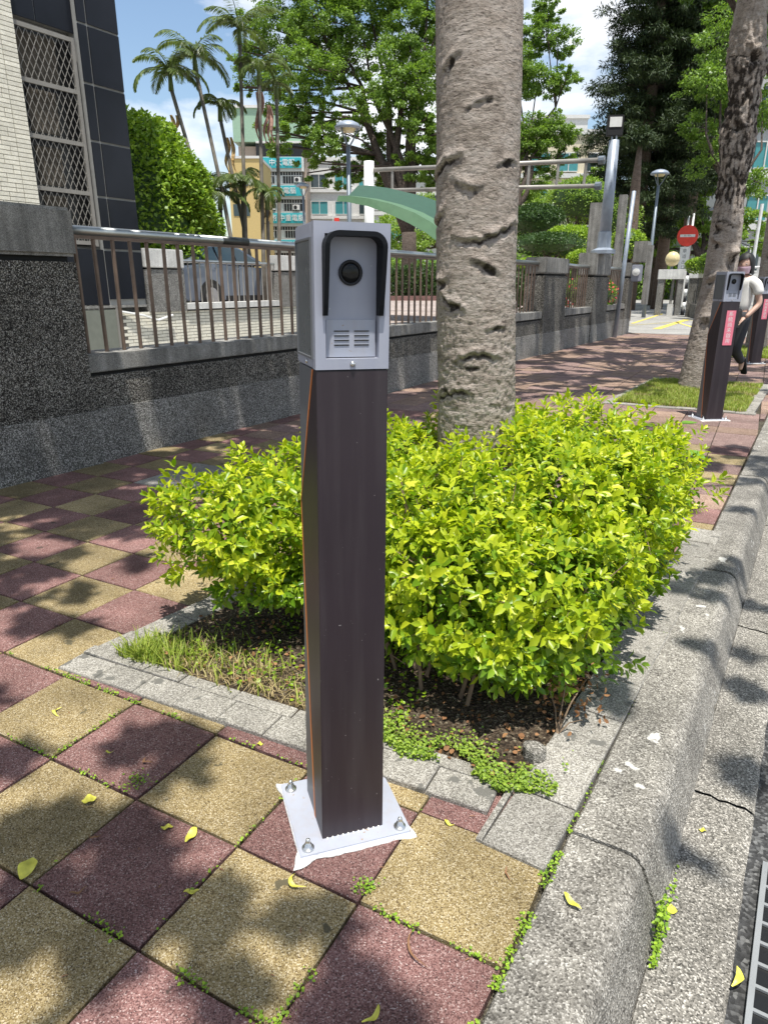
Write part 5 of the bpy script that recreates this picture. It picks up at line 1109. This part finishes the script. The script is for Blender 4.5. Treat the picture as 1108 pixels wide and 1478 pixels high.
# large clipped leafy mass behind the building corner
fc = at(203,332,17.5); fi = thing('clipped_tree', 'huge rounded leafy mass of clipped fig beside the black stone corner', 'tree', (fc.x, fc.y, .6))
cs = [(0,0,1.9)]; rs = [(1.9,1.9,2.7)]; g3 = random.Random(9)
for k in range(46):
    a = g3.uniform(0, 2*PI); e = g3.uniform(-.5, 1.4); cs.append((1.65*math.cos(a)*math.cos(e), 1.65*math.sin(a)*math.cos(e), 1.9+2.35*math.sin(e))); rs.append((.44,.44,.44))
leafobj('foliage', fi, 'ficus', cs, rs, 70000, .12, .08, 15, shell=.82, up=.6)
MB().lathe([(1.1,-.0),(1.6,1.0),(1.7,2.0),(1.35,3.2),(.7,3.9),(.02,4.1)], n=18).build('shade_core', M['darkhedge'], fi); MB().tube([(0,0,-.05),(0,0,1.5)], .25, 8).build('trunk', M['bark_far'], fi)  # dark core painted in for the shaded inside of the fig

def big_tree(name, label, fork, dd, zb, clumps, n, L, mat, seed, group=None, trunkr=.38, bark='bark_far', sub=420, subr=.42, shell=.35):
    """clumps: (px, py, depth offset, radius)"""
    f = at(*fork, dd); t = thing(name, label, 'tree', (f.x, f.y, zb), 0, group); o = Vector((f.x, f.y, zb)); g = random.Random(seed)
    m = MB(); fz = f-o; m.tube([(0,0,-.1),(0,0,.5),(.03,0,fz.z*.6),fz], [trunkr*1.25,trunkr,trunkr*.85,trunkr*.8], 12); cs = []; rs = []
    limbs = []
    spine = []
    for (px, py, do, r) in clumps:
        c = at(px, py, dd+do)-o; cs.append(tuple(c)); rs.append((r, r, r*.75)); limbs.append((c, r))
    main = sorted(limbs, key=lambda q: -q[1])[:7]
    for c, r in main:
        a1 = fz.lerp(c, .3)+Vector((g.uniform(-.5,.5), g.uniform(-.3,.3), g.uniform(-.3,.3))); b1 = fz.lerp(c, .62)+Vector((g.uniform(-.6,.6), g.uniform(-.4,.4), g.uniform(-.2,.5)))
        pts_ = [fz-Vector((0,0,.2)), fz.lerp(a1, .5)+Vector((g.uniform(-.15,.15),0,.05)), a1, a1.lerp(b1, .5)+Vector((g.uniform(-.25,.25),0,.1)), b1, c]; m.tube(pts_, [trunkr*k3 for k3 in (.6,.5,.4,.3,.2,.06)], 8); spine += pts_[2:5]
    for c, r in limbs:
        if (c, r) in main: continue
        n0 = min(spine, key=lambda q: (q-c).length+(3 if q.z > c.z else 0)); md2 = n0.lerp(c, .5)+Vector((g.uniform(-.3,.3), g.uniform(-.3,.3), g.uniform(-.1,.3))); m.tube([n0, md2, c], [trunkr*.17,trunkr*.10,.015], 6)
        for k in range(2): e = c+Vector((g.gauss(0,.5), g.gauss(0,.5), g.gauss(0,.4)))*r; m.tube([md2, c.lerp(e, .5), e], [trunkr*.07,.03,.012], 5)
    m.build('trunk', M[bark], t, smooth=True)
    leafobj('crown', t, mat, cs, rs, n, L, L*.6, seed, shell=shell, up=.7, sub=sub, subr=subr); return t
gt = random.Random(44)
cl = [(400,40,0,1.7),(455,25,-1,1.7),(520,30,0,1.8),(585,40,-1,1.8),(640,30,1,1.7),(380,95,1,1.4),(440,95,-1.5,1.6),(505,100,0,1.5),(575,110,-1,1.7),(640,110,0,1.5),(415,160,1,1.15),(470,165,-1,.9),(355,75,0,.9),(400,210,.5,.7),(455,215,1,.7),(610,180,-1,1.3),(560,200,2,1.0),(640,215,0,1.1),(530,215,2,.8),(625,260,2,.8),(480,250,2,.7),(700,90,0,1.8),(700,180,0,1.3),(420,-40,0,2),(520,-50,0,2.2),(620,-50,0,2.2),(350,130,.5,.55),(500,190,0,1.1),(450,190,.5,.9),(545,235,1,1.0),(600,240,-.5,1.0),(470,205,-1,1.0),(500,262,.5,.7),(445,235,0,.8),(550,262,1,.7),(395,190,-1,.8),(620,225,1,1.1),(510,240,1,.8),(420,175,0,.9),(640,190,-1,1.3),(580,130,-1.5,1.4),(430,130,0,1.2),(540,150,-1,1.3),(590,160,.5,1.3),(480,60,1,1.8),(610,80,2,1.6),(560,0,0,2),(450,-10,0,2)]
big_tree('camphor_tree', 'large spreading light green tree in the middle with dark crooked limbs', (590,335), 30, .6, cl, 190000, .12, 'camphor', 3, 'large park trees', .40, sub=1500, subr=.27)
cl = [(770,50,0,.9),(805,60,.5,.8),(775,120,0,1.0),(812,115,0,.7),(770,200,0,1.0),(800,190,0,.9),(775,250,.5,.8),(815,225,.5,.5),(790,15,0,.6),(745,100,0,1),(740,210,0,1)]
big_tree('park_tree', 'airy light green tree showing just right of the pale trunk', (735,330), 27, .6, cl, 46000, .10, 'camphor', 8, 'large park trees', .22, sub=520, subr=.30)
cl = [(560,330,0,1.3),(600,350,1,1.2),(640,340,0,1.4),(700,320,0,1.6),(620,300,2,1.2),(520,350,2,.9),(760,330,0,1.4),(800,300,1,1.3),(765,275,2,1.2),(860,260,2,1.2),(555,365,0,.9)]
big_tree('park_tree', 'hazy pale green tree filling the gap behind the hedge', (660,360), 42, .6, cl, 30000, .16, 'camphor2', 12, 'large park trees', .3, sub=300, subr=.4)
cl = [(1020,120,0,1.0),(1045,60,0,1.1),(1035,150,1,.9),(1070,210,0,.9),(1030,230,1,1.0),(1090,260,0,.9),(1005,190,1,.7),(1100,150,1,1.2),(1085,30,0,1.5),(1100,80,2,1.2)]
big_tree('park_tree', 'bright leafy tree whose layered sprays reach in at the upper right', (1062,330), 26, 0, cl, 24000, .12, 'camphor', 14, 'large park trees', .2, sub=360, subr=.36)
cl = [(1020,270,0,1.3),(1000,320,1,1.1),(1040,330,0,1.1),(1075,320,1,1.0),(930,300,0,1.2),(900,330,0,.9),(945,350,2,1.0),(1015,360,2,.8),(1100,350,2,1.0),(985,270,3,1.4),(915,380,3,.8),(1060,370,3,.8)]
big_tree('park_tree', 'yellow green tree low behind the no entry sign', (1010,370), 38, 0, cl, 30000, .16, 'camphor2', 15, 'large park trees', .22, sub=320, subr=.36)
# conifers: whorls of drooping dark boughs
def conifer(px, pyb, dd, H, R0, zlow, label, seed, nb=11, lean=0):
    b = at(px, pyb, dd); o = Vector((b.x, b.y, 0)); t = thing('conifer', label, 'tree', o, 0, 'dark conifers behind the driveway'); g = random.Random(seed); m = MB()
    m.tube([(0,0,-.1),(0,0,H*.4),(lean*.5,0,H*.75),(lean,0,H)], [.30,.25,.15,.04], 10); m.build('trunk', M['bark_pine'], t, smooth=True); cs = []; rs = []; bg_ = MB(); z = zlow
    while z < H:
        f = (z-zlow)/(H-zlow); rr_ = R0*(1-f)**.55*(.85+.3*g.random())*min(1, .62+f*3)
        a0 = g.uniform(0, 6)
        for k in range(nb):
            a = a0+2*PI*k/nb+g.uniform(-.25,.25); L_ = rr_*g.uniform(.75, 1.1); tip = Vector((math.cos(a)*L_, math.sin(a)*L_, z+g.uniform(-.15,.3)-.12*L_)); root = Vector((0,0,z))
            bg_.tube([root, root.lerp(tip, .5)+Vector((0,0,.12)), tip], [.05,.03,.012], 4, False)
            for u in (.45, .68, .9, 1.05):
                c = root.lerp(tip, u)+Vector((g.uniform(-.2,.2), g.uniform(-.2,.2), .06)); cs.append(tuple(c)); rs.append((.42,.42,.17))
        z += .55+.25*g.random()
    tag(bg_.build('boughs', M['bark_far'], t), kind='stuff')
    V, F = leafcloud(cs, rs, len(cs)*115, .22, .05, seed, shell=.2, up=1.1); tag(link('needles', npmesh('needles', V, F, M['pine']), t), kind='stuff')
conifer(912, 400, 34, 21, 3.1, 3.9, 'tall dark conifer with a ragged left outline against the sky', 5)
conifer(952, 400, 35, 19, 2.5, 6.3, 'dark conifer whose bare brown trunk stands behind the disc lamp', 6, 9)
conifer(984, 400, 38, 19, 2.2, 6.3, 'dark conifer with the slimmer brown trunk left of the no entry sign', 7, 9)
conifer(945, 400, 41, 24, 3.6, 5.5, 'rearmost dark conifer filling the gap between the two bare trunks', 11)
conifer(903, 400, 24, 6.0, .1, 5.8, 'bare scaly conifer trunk right of the thin steel pole', 8, 3)
# palms
def palm(base, top, dd, nfr, L_, seed, label, dead=None, bend=0, droopy=.5):
    b = at(*base, dd); b.z = .58; c = at(*top, dd); t = thing('palm', label, 'palm', b, 0, 'slender palms in the park'); c = c-Vector(t.location); g = random.Random(seed); m = MB()
    mid = c*.5+Vector((bend, 0, 0)); m.tube([(0,0,0), mid*.5+Vector((bend*.3,0,0)), mid, c*.8+Vector((bend*.4,0,0)), c], [.075,.055,.05,.048,.05], 9)
    m.build('trunk', M['palmtrunk'], t, smooth=True); MB().tube([c-Vector((0,0,.05)), c+Vector((0,0,.45))], [.07,.04], 8).build('crown_shaft', M['palm'], t, smooth=True)
    for k in range(nfr):
        a = 2*PI*k/nfr+g.uniform(-.3,.3); el = g.uniform(.25, 1.2); hd_ = Vector((math.cos(a), math.sin(a), 0)); pts = []; n = 12; Lf = L_*.88*g.uniform(.75,1.12); p = c+Vector((0,0,.35)); ang = el; st_ = Lf/n
        for i in range(n+1):
            pts.append(p.copy()); p = p+(hd_*math.cos(ang)+Vector((0,0,math.sin(ang))))*st_; ang -= (.07+.11*droopy)*(1+.07*i)
        fr_ = MB(); fr_.tube(pts, [.016*(1-i/(n+3)) for i in range(n+1)], 4, False)
        side = Vector((-hd_.y, hd_.x, 0)); Pl, Dl, Nl, Ll = [], [], [], []
        for i in range(2, n*4+1):
            f = i/(n*4); ii = min(int(f*n), n-1); pp_ = pts[ii].lerp(pts[ii+1], f*n-ii); tn = (pts[ii+1]-pts[ii]).normalized()
            for s in (-1, 1): d_ = side*s*.8+tn*.55+Vector((0,0,-.30-.35*g.random())); Pl.append(pp_); Dl.append(d_); Nl.append(Vector((0,0,1))); Ll.append(.42*math.sin(PI*min(1,f*.85+.15))**.6*g.uniform(.8,1.1)*L_/1.9)
        V, F = leaves(np.array(Pl), np.array(Dl), np.array(Nl), np.array(Ll), .034, RH_T, RH_F); fr_.add([tuple(v) for v in V], [tuple(f_) for f_ in F]); o = fr_.build('frond', M['palm'], t)
    if dead:
        for (px, py, L2, mat_) in dead:
            p = at(px, py, dd)-Vector(t.location); m = MB(); n = 9
            for s in range(3):
                off = Vector((g.uniform(-.10,.10), g.uniform(-.1,.1), 0)); vs = []
                for i in range(n+1): f = i/n; w_ = .07*math.sin(PI*min(1,f+.12))*(1 if mat_ == 'drytan' else .8); q_ = p+off+Vector((.10*math.sin(f*5+s)*f-.18*f*f*(s-1), .04*math.sin(f*7), -L2*f)); vs += [tuple(q_-Vector((w_, 0, 0))), tuple(q_+Vector((w_*.5, .05, 0))), tuple(q_+Vector((w_, 0, 0)))]
                m.add(vs, [(3*i, 3*i+1, 3*i+4, 3*i+3) for i in range(n)]+[(3*i+1, 3*i+2, 3*i+5, 3*i+4) for i in range(n)])
                if mat_ == 'drytan' and s == 1: break
            m.build('dead_frond', M[mat_], t)
    return t
palm((335,350),(247,128),17.5,10,1.45,1,'palm leaning left with arching fronds over the black stone corner', [(247,165,.55,'drytan')], droopy=.55)
palm((344,350),(282,100),17.8,11,1.5,2,'palm with a crooked trunk second from the left', None, .1, .5)
palm((352,352),(346,62),18.2,11,1.5,3,'tallest upright palm with a spear of new leaf', None, 0, .35)
palm((372,352),(318,172),18.5,8,1.1,4,'short thin palm between the taller leaning ones', [(331,198,.85,'drytan')], 0, .6)
palm((377,352),(374,120),18.0,8,1.2,5,'palm with pink dead fronds hanging from its crown', [(375,132,1.15,'deadfrond'),(388,150,.9,'deadfrond')], 0, .7)
palm((398,355),(399,140),19.0,6,1.0,6,'slim palm stem nearest the teal signs', None, .05, .7)
palm((350,355),(350,285),18.6,12,1.5,7,'young low palm clump at the foot of the tall stems', None, 0, .5)
palm((320,355),(318,300),18.2,10,1.2,8,'young palm in front of the clipped fig mass', None, 0, .5)
palm((385,355),(386,300),18.3,8,.9,9,'young palm with browning fronds under the pink dead fronds', [(386,300,.4,'drytan')], 0, .9)

# ================================================================== FAR BUILDINGS
def facade(name, label, px, py, dd, rz=YAW, group='buildings beyond the park'):
    c = at(px, py, dd); t = thing(name, label, 'building', (c.x, c.y, 0), rz, group); return t, c.z, dd/990.3
t, cz, k_ = facade('apartment_block', 'narrow block with a green roof storey and stacked teal sign boards', 407, 270, 85)
MB().box(-5.2, 3.0, .4, 10, 0, cz+4.6).build('wall', M['tan_wall'], t); MB().box(-5.6, 3.1, -.3, 10, cz+5.0, cz+8.6).build('roof_storey', M['green_roof'], t); MB().box(-3.0, 2.8, .0, 6, cz+3.3, cz+4.9).build('dark_storey', M['dark'], t)
MB().box(-5.7, 3.3, -.5, 10, cz+8.6, cz+8.9).build('roof', M['white_wall'], t); MB().box(-2.9, 3.0, -.45, .2, cz+4.85, cz+5.05).build('eave', M['white_wall'], t)
for fl, word in enumerate(('中大電腦', '中重電腦', '美術 中重電腦', '電腦 術科教學')):
    z1_ = cz+3.25-fl*3.12; x0_ = -2.6-(fl % 3)*.25
    sb = MB().box(x0_, 2.55, -.62, -.4, z1_-1.15, z1_).build('sign_board', M['teal'], t); MB().box(x0_-.1, 2.8, -.38, .3, z1_-1.5, z1_+.1).build('sign_backing', M['white_wall'], t)
    seg_text(word, .80, M['white'], sb, Matrix.Translation((.2, -.66, z1_-.6)) @ Rx(PI/2), ext=.02)
    wn_ = MB().box(-2.6, 2.6, .05, .35, z1_-2.9, z1_-1.5).build('window', M['dark'], t)
    gr_ = MB(); 
    for j in range(16): gr_.box(-2.5+j*.33, -2.44+j*.33, -.12, -.06, z1_-2.9, z1_-1.55)
    gr_.box(-2.6, 2.6, -.13, -.05, z1_-2.0, z1_-1.92); gr_.box(-2.6, 2.6, -.13, -.05, z1_-2.95, z1_-2.85); tag(gr_.build('window_grille', M['white_wall'], wn_), kind='stuff')
    for j, xx in enumerate((-1.7, 1.3) if fl % 2 else (-2.0, 1.6)):
        ac = MB().box(xx, xx+.8, -.55, -.15, z1_-2.75, z1_-2.15).build('air_conditioner', M['white_wall'], t, bevel=.03); MB().lathe([(.22,0),(.22,.02)], n=14, M=Matrix.Translation((xx+.32,-.56,z1_-2.45)) @ Rx(PI/2)).build('fan', M['dark'], ac)
    MB().box(-.9, .1, -.14, -.04, z1_-2.85, z1_-2.0).build('window_frame', M['white_wall'], wn_)
t, cz, k_ = facade('yellow_building', 'yellow walled building seen between the palm stems', 352, 290, 75)
MB().box(-1.5, 1.9, 0, 8, 0, cz+4.2).build('wall', M['yellow_wall'], t); MB().box(-1.6, 2.0, -.1, 8, cz+4.2, cz+4.45).build('parapet', M['white_wall'], t)
for z_ in (-1.5, 1.5): MB().box(-1.2, .6, -.05, .1, cz+z_, cz+z_+1.2).build('window', M['glass'], t)
def block(label, px, py, dd, w0, w1, ztop, mat, floors, rows, nm='apartment_block'):
    t, cz, _ = facade(nm, label, px, py, dd); H = at(px, ztop, dd).z
    MB().box(w0, w1, .3, 12, 0, H).build('wall', M[mat], t); MB().box(w0-.2, w1+.2, .1, 12, H, H+.45).build('parapet', M['white_wall'], t)
    fh = 3.2
    for f in range(floors):
        z_ = H-2.4-f*fh
        if z_ < 1: break
        MB().box(w0, w1, .05, .3, z_-1.3, z_-.9).build('ledge', M['white_wall'], t)
        for r in range(rows):
            x_ = w0+(w1-w0)*(r+.5)/rows; wd = (w1-w0)/rows*.33
            wn_ = MB().box(x_-wd, x_+wd, .15, .32, z_-.7, z_+.8).build('window', M['glass_teal' if (r+f) % 3 else 'glass'], t)
            m = MB(); m.box(x_-wd, x_+wd, .08, .145, z_-.78, z_-.7); m.box(x_-wd, x_+wd, .08, .145, z_+.8, z_+.88); m.box(x_-.04, x_+.04, .08, .145, z_-.7, z_+.8); m.build('window_frame', M['white_wall'], wn_)
    return t
block('pale grey block of flats right of the teal signs', 490, 300, 90, -4.2, 5.2, 235, 'white_wall', 7, 3)
block('low pale shop building far behind the big tree', 600, 320, 80, -6, 6, 262, 'white_wall', 4, 5)
block('cream building with teal glazed windows behind the height barrier', 812, 240, 65, -6.2, 4.6, 196, 'beige', 4, 4)
block('white upper storey building behind the cream one', 800, 200, 95, -3, 4.5, 172, 'white_wall', 5, 3)
block('grey office building at the right edge behind the scarred tree', 1125, 240, 45, -2.0, 8, 95, 'grey_wall', 5, 5, 'office_building')
block('light grey building low at the far right', 1060, 385, 60, -8, 12, 330, 'grey_wall', 2, 6, 'office_building')
t = thing('shop_banner', 'narrow red banner hanging on the pale building above the camera post', 'banner', at(486, 318, 84), YAW); MB().box(-.3,.3,-.1,.0,-2.2,.3).build('cloth', M['sign_red'], t); MB().tube([(-.45,0,-2.3),(-.45,0,1.8)], .06, 6).build('rod', M['white'], t)
gpz = at(1030, 325, 40)
pl_ = thing('slim_pole', 'pale slanting pole with a crossbar behind the woman', 'pole', (at(1094,330,30).x, at(1094,330,30).y, 0)); zt = at(1096, 295, 30).z
MB().tube([(0,0,0),(.0,0,zt)], .07, 8).build('pole', M['white'], pl_); MB().tube([(-.1,0,zt-2.6),(1.2,.0,zt-2.55)], .05, 8).build('crossbar', M['white'], pl_)

# distant masses of trees closing the horizon
wood = []
for i, (px, dd, r, h) in enumerate(((150,60,4,6),(250,60,4,5),(560,70,5,5),(700,70,5,6),(860,60,5,6),(960,60,5,8),(1050,75,5,6),(1150,60,5,7),(1260,50,5,8),(20,70,5,7),(450,75,4,3))):
    c = at(px, 400, dd); 
    for k in range(5): wood.append(((c.x+gt.uniform(-4,4), c.y+gt.uniform(-4,4), h*gt.uniform(.25,.65)), (r*.7, r*.7, h*.42)))
V, F = leafcloud([w_[0] for w_ in wood], [w_[1] for w_ in wood], 60000, .42, .26, 77, shell=.6, up=.8); tag(link('distant_trees', npmesh('distant_trees', V, F, M['camphor'])), 'distant belt of green trees closing the view behind the buildings', 'trees', kind='stuff')

# ================================================================== THE WOMAN
def person(loc, rz, label):
    t = thing('person', label, 'person', loc, rz)
    J_ = [('pelvis',(0,0,.90),.120,.10),('waist',(0,.0,1.05),.100,.08),('chest',(0,.01,1.25),.125,.09),('neck0',(0,.01,1.37),.075,.06),('neck',(0,.0,1.43),.048,.048),
          ('hipL',(-.085,0,.84),.09,.095),('kneeL',(-.095,-.06,.47),.06,.062),('ankL',(-.09,.06,.09),.038,.04),('toeL',(-.09,-.07,.035),.035,.025),
          ('hipR',(.07,0,.84),.085,.09),('kneeR',(.04,-.03,.48),.058,.06),('ankR',(.0,.28,.30),.036,.038),('toeR',(.0,.27,.19),.033,.025),
          ('shL',(-.165,.01,1.31),.052,.052),('elL',(-.22,.02,1.05),.038,.038),('wrL',(-.15,-.16,.92),.026,.026),
          ('shR',(.165,.01,1.31),.052,.052),('elR',(.235,.03,1.06),.038,.038),('wrR',(.17,-.14,.90),.026,.026)]
    E_ = [('pelvis','waist'),('waist','chest'),('chest','neck0'),('neck0','neck'),('pelvis','hipL'),('hipL','kneeL'),('kneeL','ankL'),('ankL','toeL'),('pelvis','hipR'),('hipR','kneeR'),('kneeR','ankR'),('ankR','toeR'),('neck0','shL'),('shL','elL'),('elL','wrL'),('neck0','shR'),('shR','elR'),('elR','wrR')]
    def skin(name, js, es, mat, grow=0, sub=2, root=0):
        ix = {j[0]: i for i, j in enumerate(js)}; me = bpy.data.meshes.new(name); me.from_pydata([j[1] for j in js], [(ix[a], ix[b]) for a, b in es], []); o = bpy.data.objects.new(name, me); COL.objects.link(o)
        o.modifiers.new('skin', 'SKIN'); sv = me.skin_vertices
        if not sv: 
            bm = bmesh.new(); bm.from_mesh(me); bm.verts.layers.skin.verify(); bm.to_mesh(me); bm.free(); sv = me.skin_vertices
        for i, j in enumerate(js): sv[0].data[i].radius = (j[2]+grow, j[3]+grow)
        sv[0].data[root].use_root = True
        s2 = o.modifiers.new('sub', 'SUBSURF'); s2.levels = sub; s2.render_levels = sub
        dg = bpy.context.evaluated_depsgraph_get(); dg.update(); me2 = bpy.data.meshes.new_from_object(o.evaluated_get(dg)); bpy.data.objects.remove(o)
        me2.materials.clear(); me2.materials.append(M[mat]); me2.polygons.foreach_set('use_smooth', [True]*len(me2.polygons)); return link(name, me2, t)
    Jd = {j[0]: j for j in J_}
    skin('body', J_, E_, 'skin')
    # hands with five fingers
    for s, wr in ((-1,'wrL'),(1,'wrR')):
        w0 = Vector(Jd[wr][1]); dirv = Vector((-.3*s, -.75, -.45)).normalized(); sd2 = Vector((s,0,0)); hj = [('w', tuple(w0), .024,.018), ('p', tuple(w0+dirv*.055), .036,.015)]; he = [('w','p')]
        for k in range(4):
            b0 = w0+dirv*.085+sd2*(k-1.5)*.018; L2 = (.07,.08,.075,.058)[k]; hj += [(f'a{k}', tuple(b0), .0088,.0088), (f'b{k}', tuple(b0+dirv*L2*.5+Vector((0,0,-.008))), .008,.008), (f'c{k}', tuple(b0+dirv*L2+Vector((0,0,-.028))), .006,.006)]; he += [('p', f'a{k}'), (f'a{k}', f'b{k}'), (f'b{k}', f'c{k}')]
        hj += [('t0', tuple(w0+dirv*.03-sd2*s*s*.028*s), .011,.011), ('t1', tuple(w0+dirv*.065-sd2*.045), .009,.009)]; he += [('w','t0'),('t0','t1')]
        skin('hand', hj, he, 'skin', 0, 1)
    # clothing
    g_ = .014
    skin('trousers', [Jd[k] for k in ('pelvis','hipL','kneeL','ankL','hipR','kneeR','ankR')]+[('w2',(0,0,1.0),.12,.095)], [('pelvis','w2'),('pelvis','hipL'),('hipL','kneeL'),('kneeL','ankL'),('pelvis','hipR'),('hipR','kneeR'),('kneeR','ankR')], 'trousers', g_)
    skin('top', [('a',(0,0,.93),.128,.108),('b',(0,.01,1.25),.140,.105),('c',(0,.01,1.36),.09,.075),('l',(-.17,.01,1.30),.066,.066),('l2',(-.205,.015,1.16),.062,.058),('r',(.17,.01,1.30),.066,.066),('r2',(.215,.02,1.16),.062,.058)], [('a','b'),('b','c'),('c','l'),('l','l2'),('c','r'),('r','r2')], 'shirt', .006)
    for s in (-1, 1): MB().cbox(-.042, .042, -.17, .08, 0, .06, .02, Matrix.Translation((s*.09, .02, 0)) if s < 0 else Matrix.Translation((.0, .34, .20)) @ Rx(R(-65))).build('shoe', M['bagblack'], t, smooth=False, bevel=.012)
    # head: ellipsoid shaped with a jaw, nose, ears, hair, mask
    hm_ = MB(); n1, n2 = 22, 28; vs = []
    for i in range(n1+1):
        ph = PI*i/n1
        for j in range(n2):
            th = 2*PI*j/n2; x, y, z = math.sin(ph)*math.cos(th), math.sin(ph)*math.sin(th), math.cos(ph)
            jaw = 1-.28*max(0, -z)**1.3; X, Y, Z = x*.074*jaw, y*.092*(1-.12*max(0,-z)), z*.112
            if y < -.6: Y -= .018*math.exp(-((x/.16)**2+((z+.10)/.22)**2)); Y += .006*math.exp(-(((abs(x)-.38)/.16)**2+((z-.08)/.13)**2))
            vs.append((X, Y, Z))
    hm_.add(vs, [(i*n2+j, i*n2+(j+1) % n2, (i+1)*n2+(j+1) % n2, (i+1)*n2+j) for i in range(n1) for j in range(n2)])
    hd2 = hm_.build('head', M['skin'], t, smooth=True); hd2.location = (0, -.015, 1.535); hd2.rotation_euler = (R(8), 0, R(12)); hd2.scale = (1.1, 1.1, 1.1)
    for s in (-1, 1): MB().lathe([(.001,-.008),(.012,-.004),(.014,.002),(.009,.008)], (0,0,0), 10, Matrix.Translation((s*.074,.005,-.005)) @ Matrix.Scale(1.7, 4, (0,0,1)) @ Matrix.Rotation(s*PI/2, 4, 'Y')).build('ear', M['skin'], hd2, smooth=True)
    for s in (-1, 1):
        ey = MB().lathe([(.001,0),(.006,.003),(.008,.005),(.005,.007),(.001,.008)], (0,0,0), 12, Matrix.Translation((s*.028,-.073,.012)) @ Rx(PI/2)).build('eye', M['white'], hd2, smooth=True); MB().lathe([(.005,0),(.001,.003)], (0,0,0), 10, Matrix.Translation((s*.028,-.0805,.012)) @ Rx(PI/2)).build('iris', M['hair'], ey)
    MB().box(-.022,.022,-.088,-.082,-.068,-.060).build('mouth', M['pink'], hd2)
    mk = MB(); vs = []
    for i in range(9):
        for j in range(13):
            th = -PI/2+(j/12-.5)*2.1; z = -.012-.082*i/8; rr_ = 1.0-.20*(i/8)**2; vs.append((math.cos(th)*.084*rr_, math.sin(th)*.106*rr_-.012*math.exp(-((j-6)/3)**2)*math.exp(-((i-2)/3)**2), z))
    mk.add(vs, [(i*13+j, i*13+j+1, (i+1)*13+j+1, (i+1)*13+j) for i in range(8) for j in range(12)]); mk.build('face_mask', M['mask'], hd2, smooth=True)
    hr = MB(); vs = []; n1, n2 = 18, 30
    for i in range(n1+1):
        for j in range(n2):
            th = 2*PI*j/n2; fr = max(0, -math.sin(th)); low = .42+.25*math.cos(th) if fr > .62 else (-.35 if fr > .45 else -1.0) ; zt_ = 1-(1-low)*i/n1; x, y = math.cos(th), math.sin(th)
            rad = math.sqrt(max(0, 1-zt_*zt_)) if zt_ > 0 else 1.0-.10*max(0,-zt_-.5); wv = 1+.03*math.sin(th*11+i*.7); vs.append((x*.094*rad*wv, y*.108*rad*wv+.008, zt_*.125+.008))
    hr.add(vs, [(i*n2+j, i*n2+(j+1) % n2, (i+1)*n2+(j+1) % n2, (i+1)*n2+j) for i in range(n1) for j in range(n2)]); ho = hr.build('hair', M['hair'], hd2, smooth=True)
    return t
wp_ = at(1076, 386, 8.3)
wm = person((wp_.x, wp_.y, .004), R(-22), 'woman in pink face mask and white top beside the second camera post')
wm.scale = (.955, .955, .955)
hb_ = MB().cbox(-.15,.15,-.06,.06,0,.24,.03); hbag = thing('handbag', 'black handbag held against the standing woman at waist height', 'bag', (wp_.x-.10, wp_.y-.22, .74), R(-20)); hb_.build('pouch', M['bagblack'], hbag, bevel=.01)
MB().tube([(-.10,0,.24),(-.08,0,.36),(0,0,.42),(.08,0,.36),(.10,0,.24)], .008, 6).build('handle', M['bagblack'], hbag)
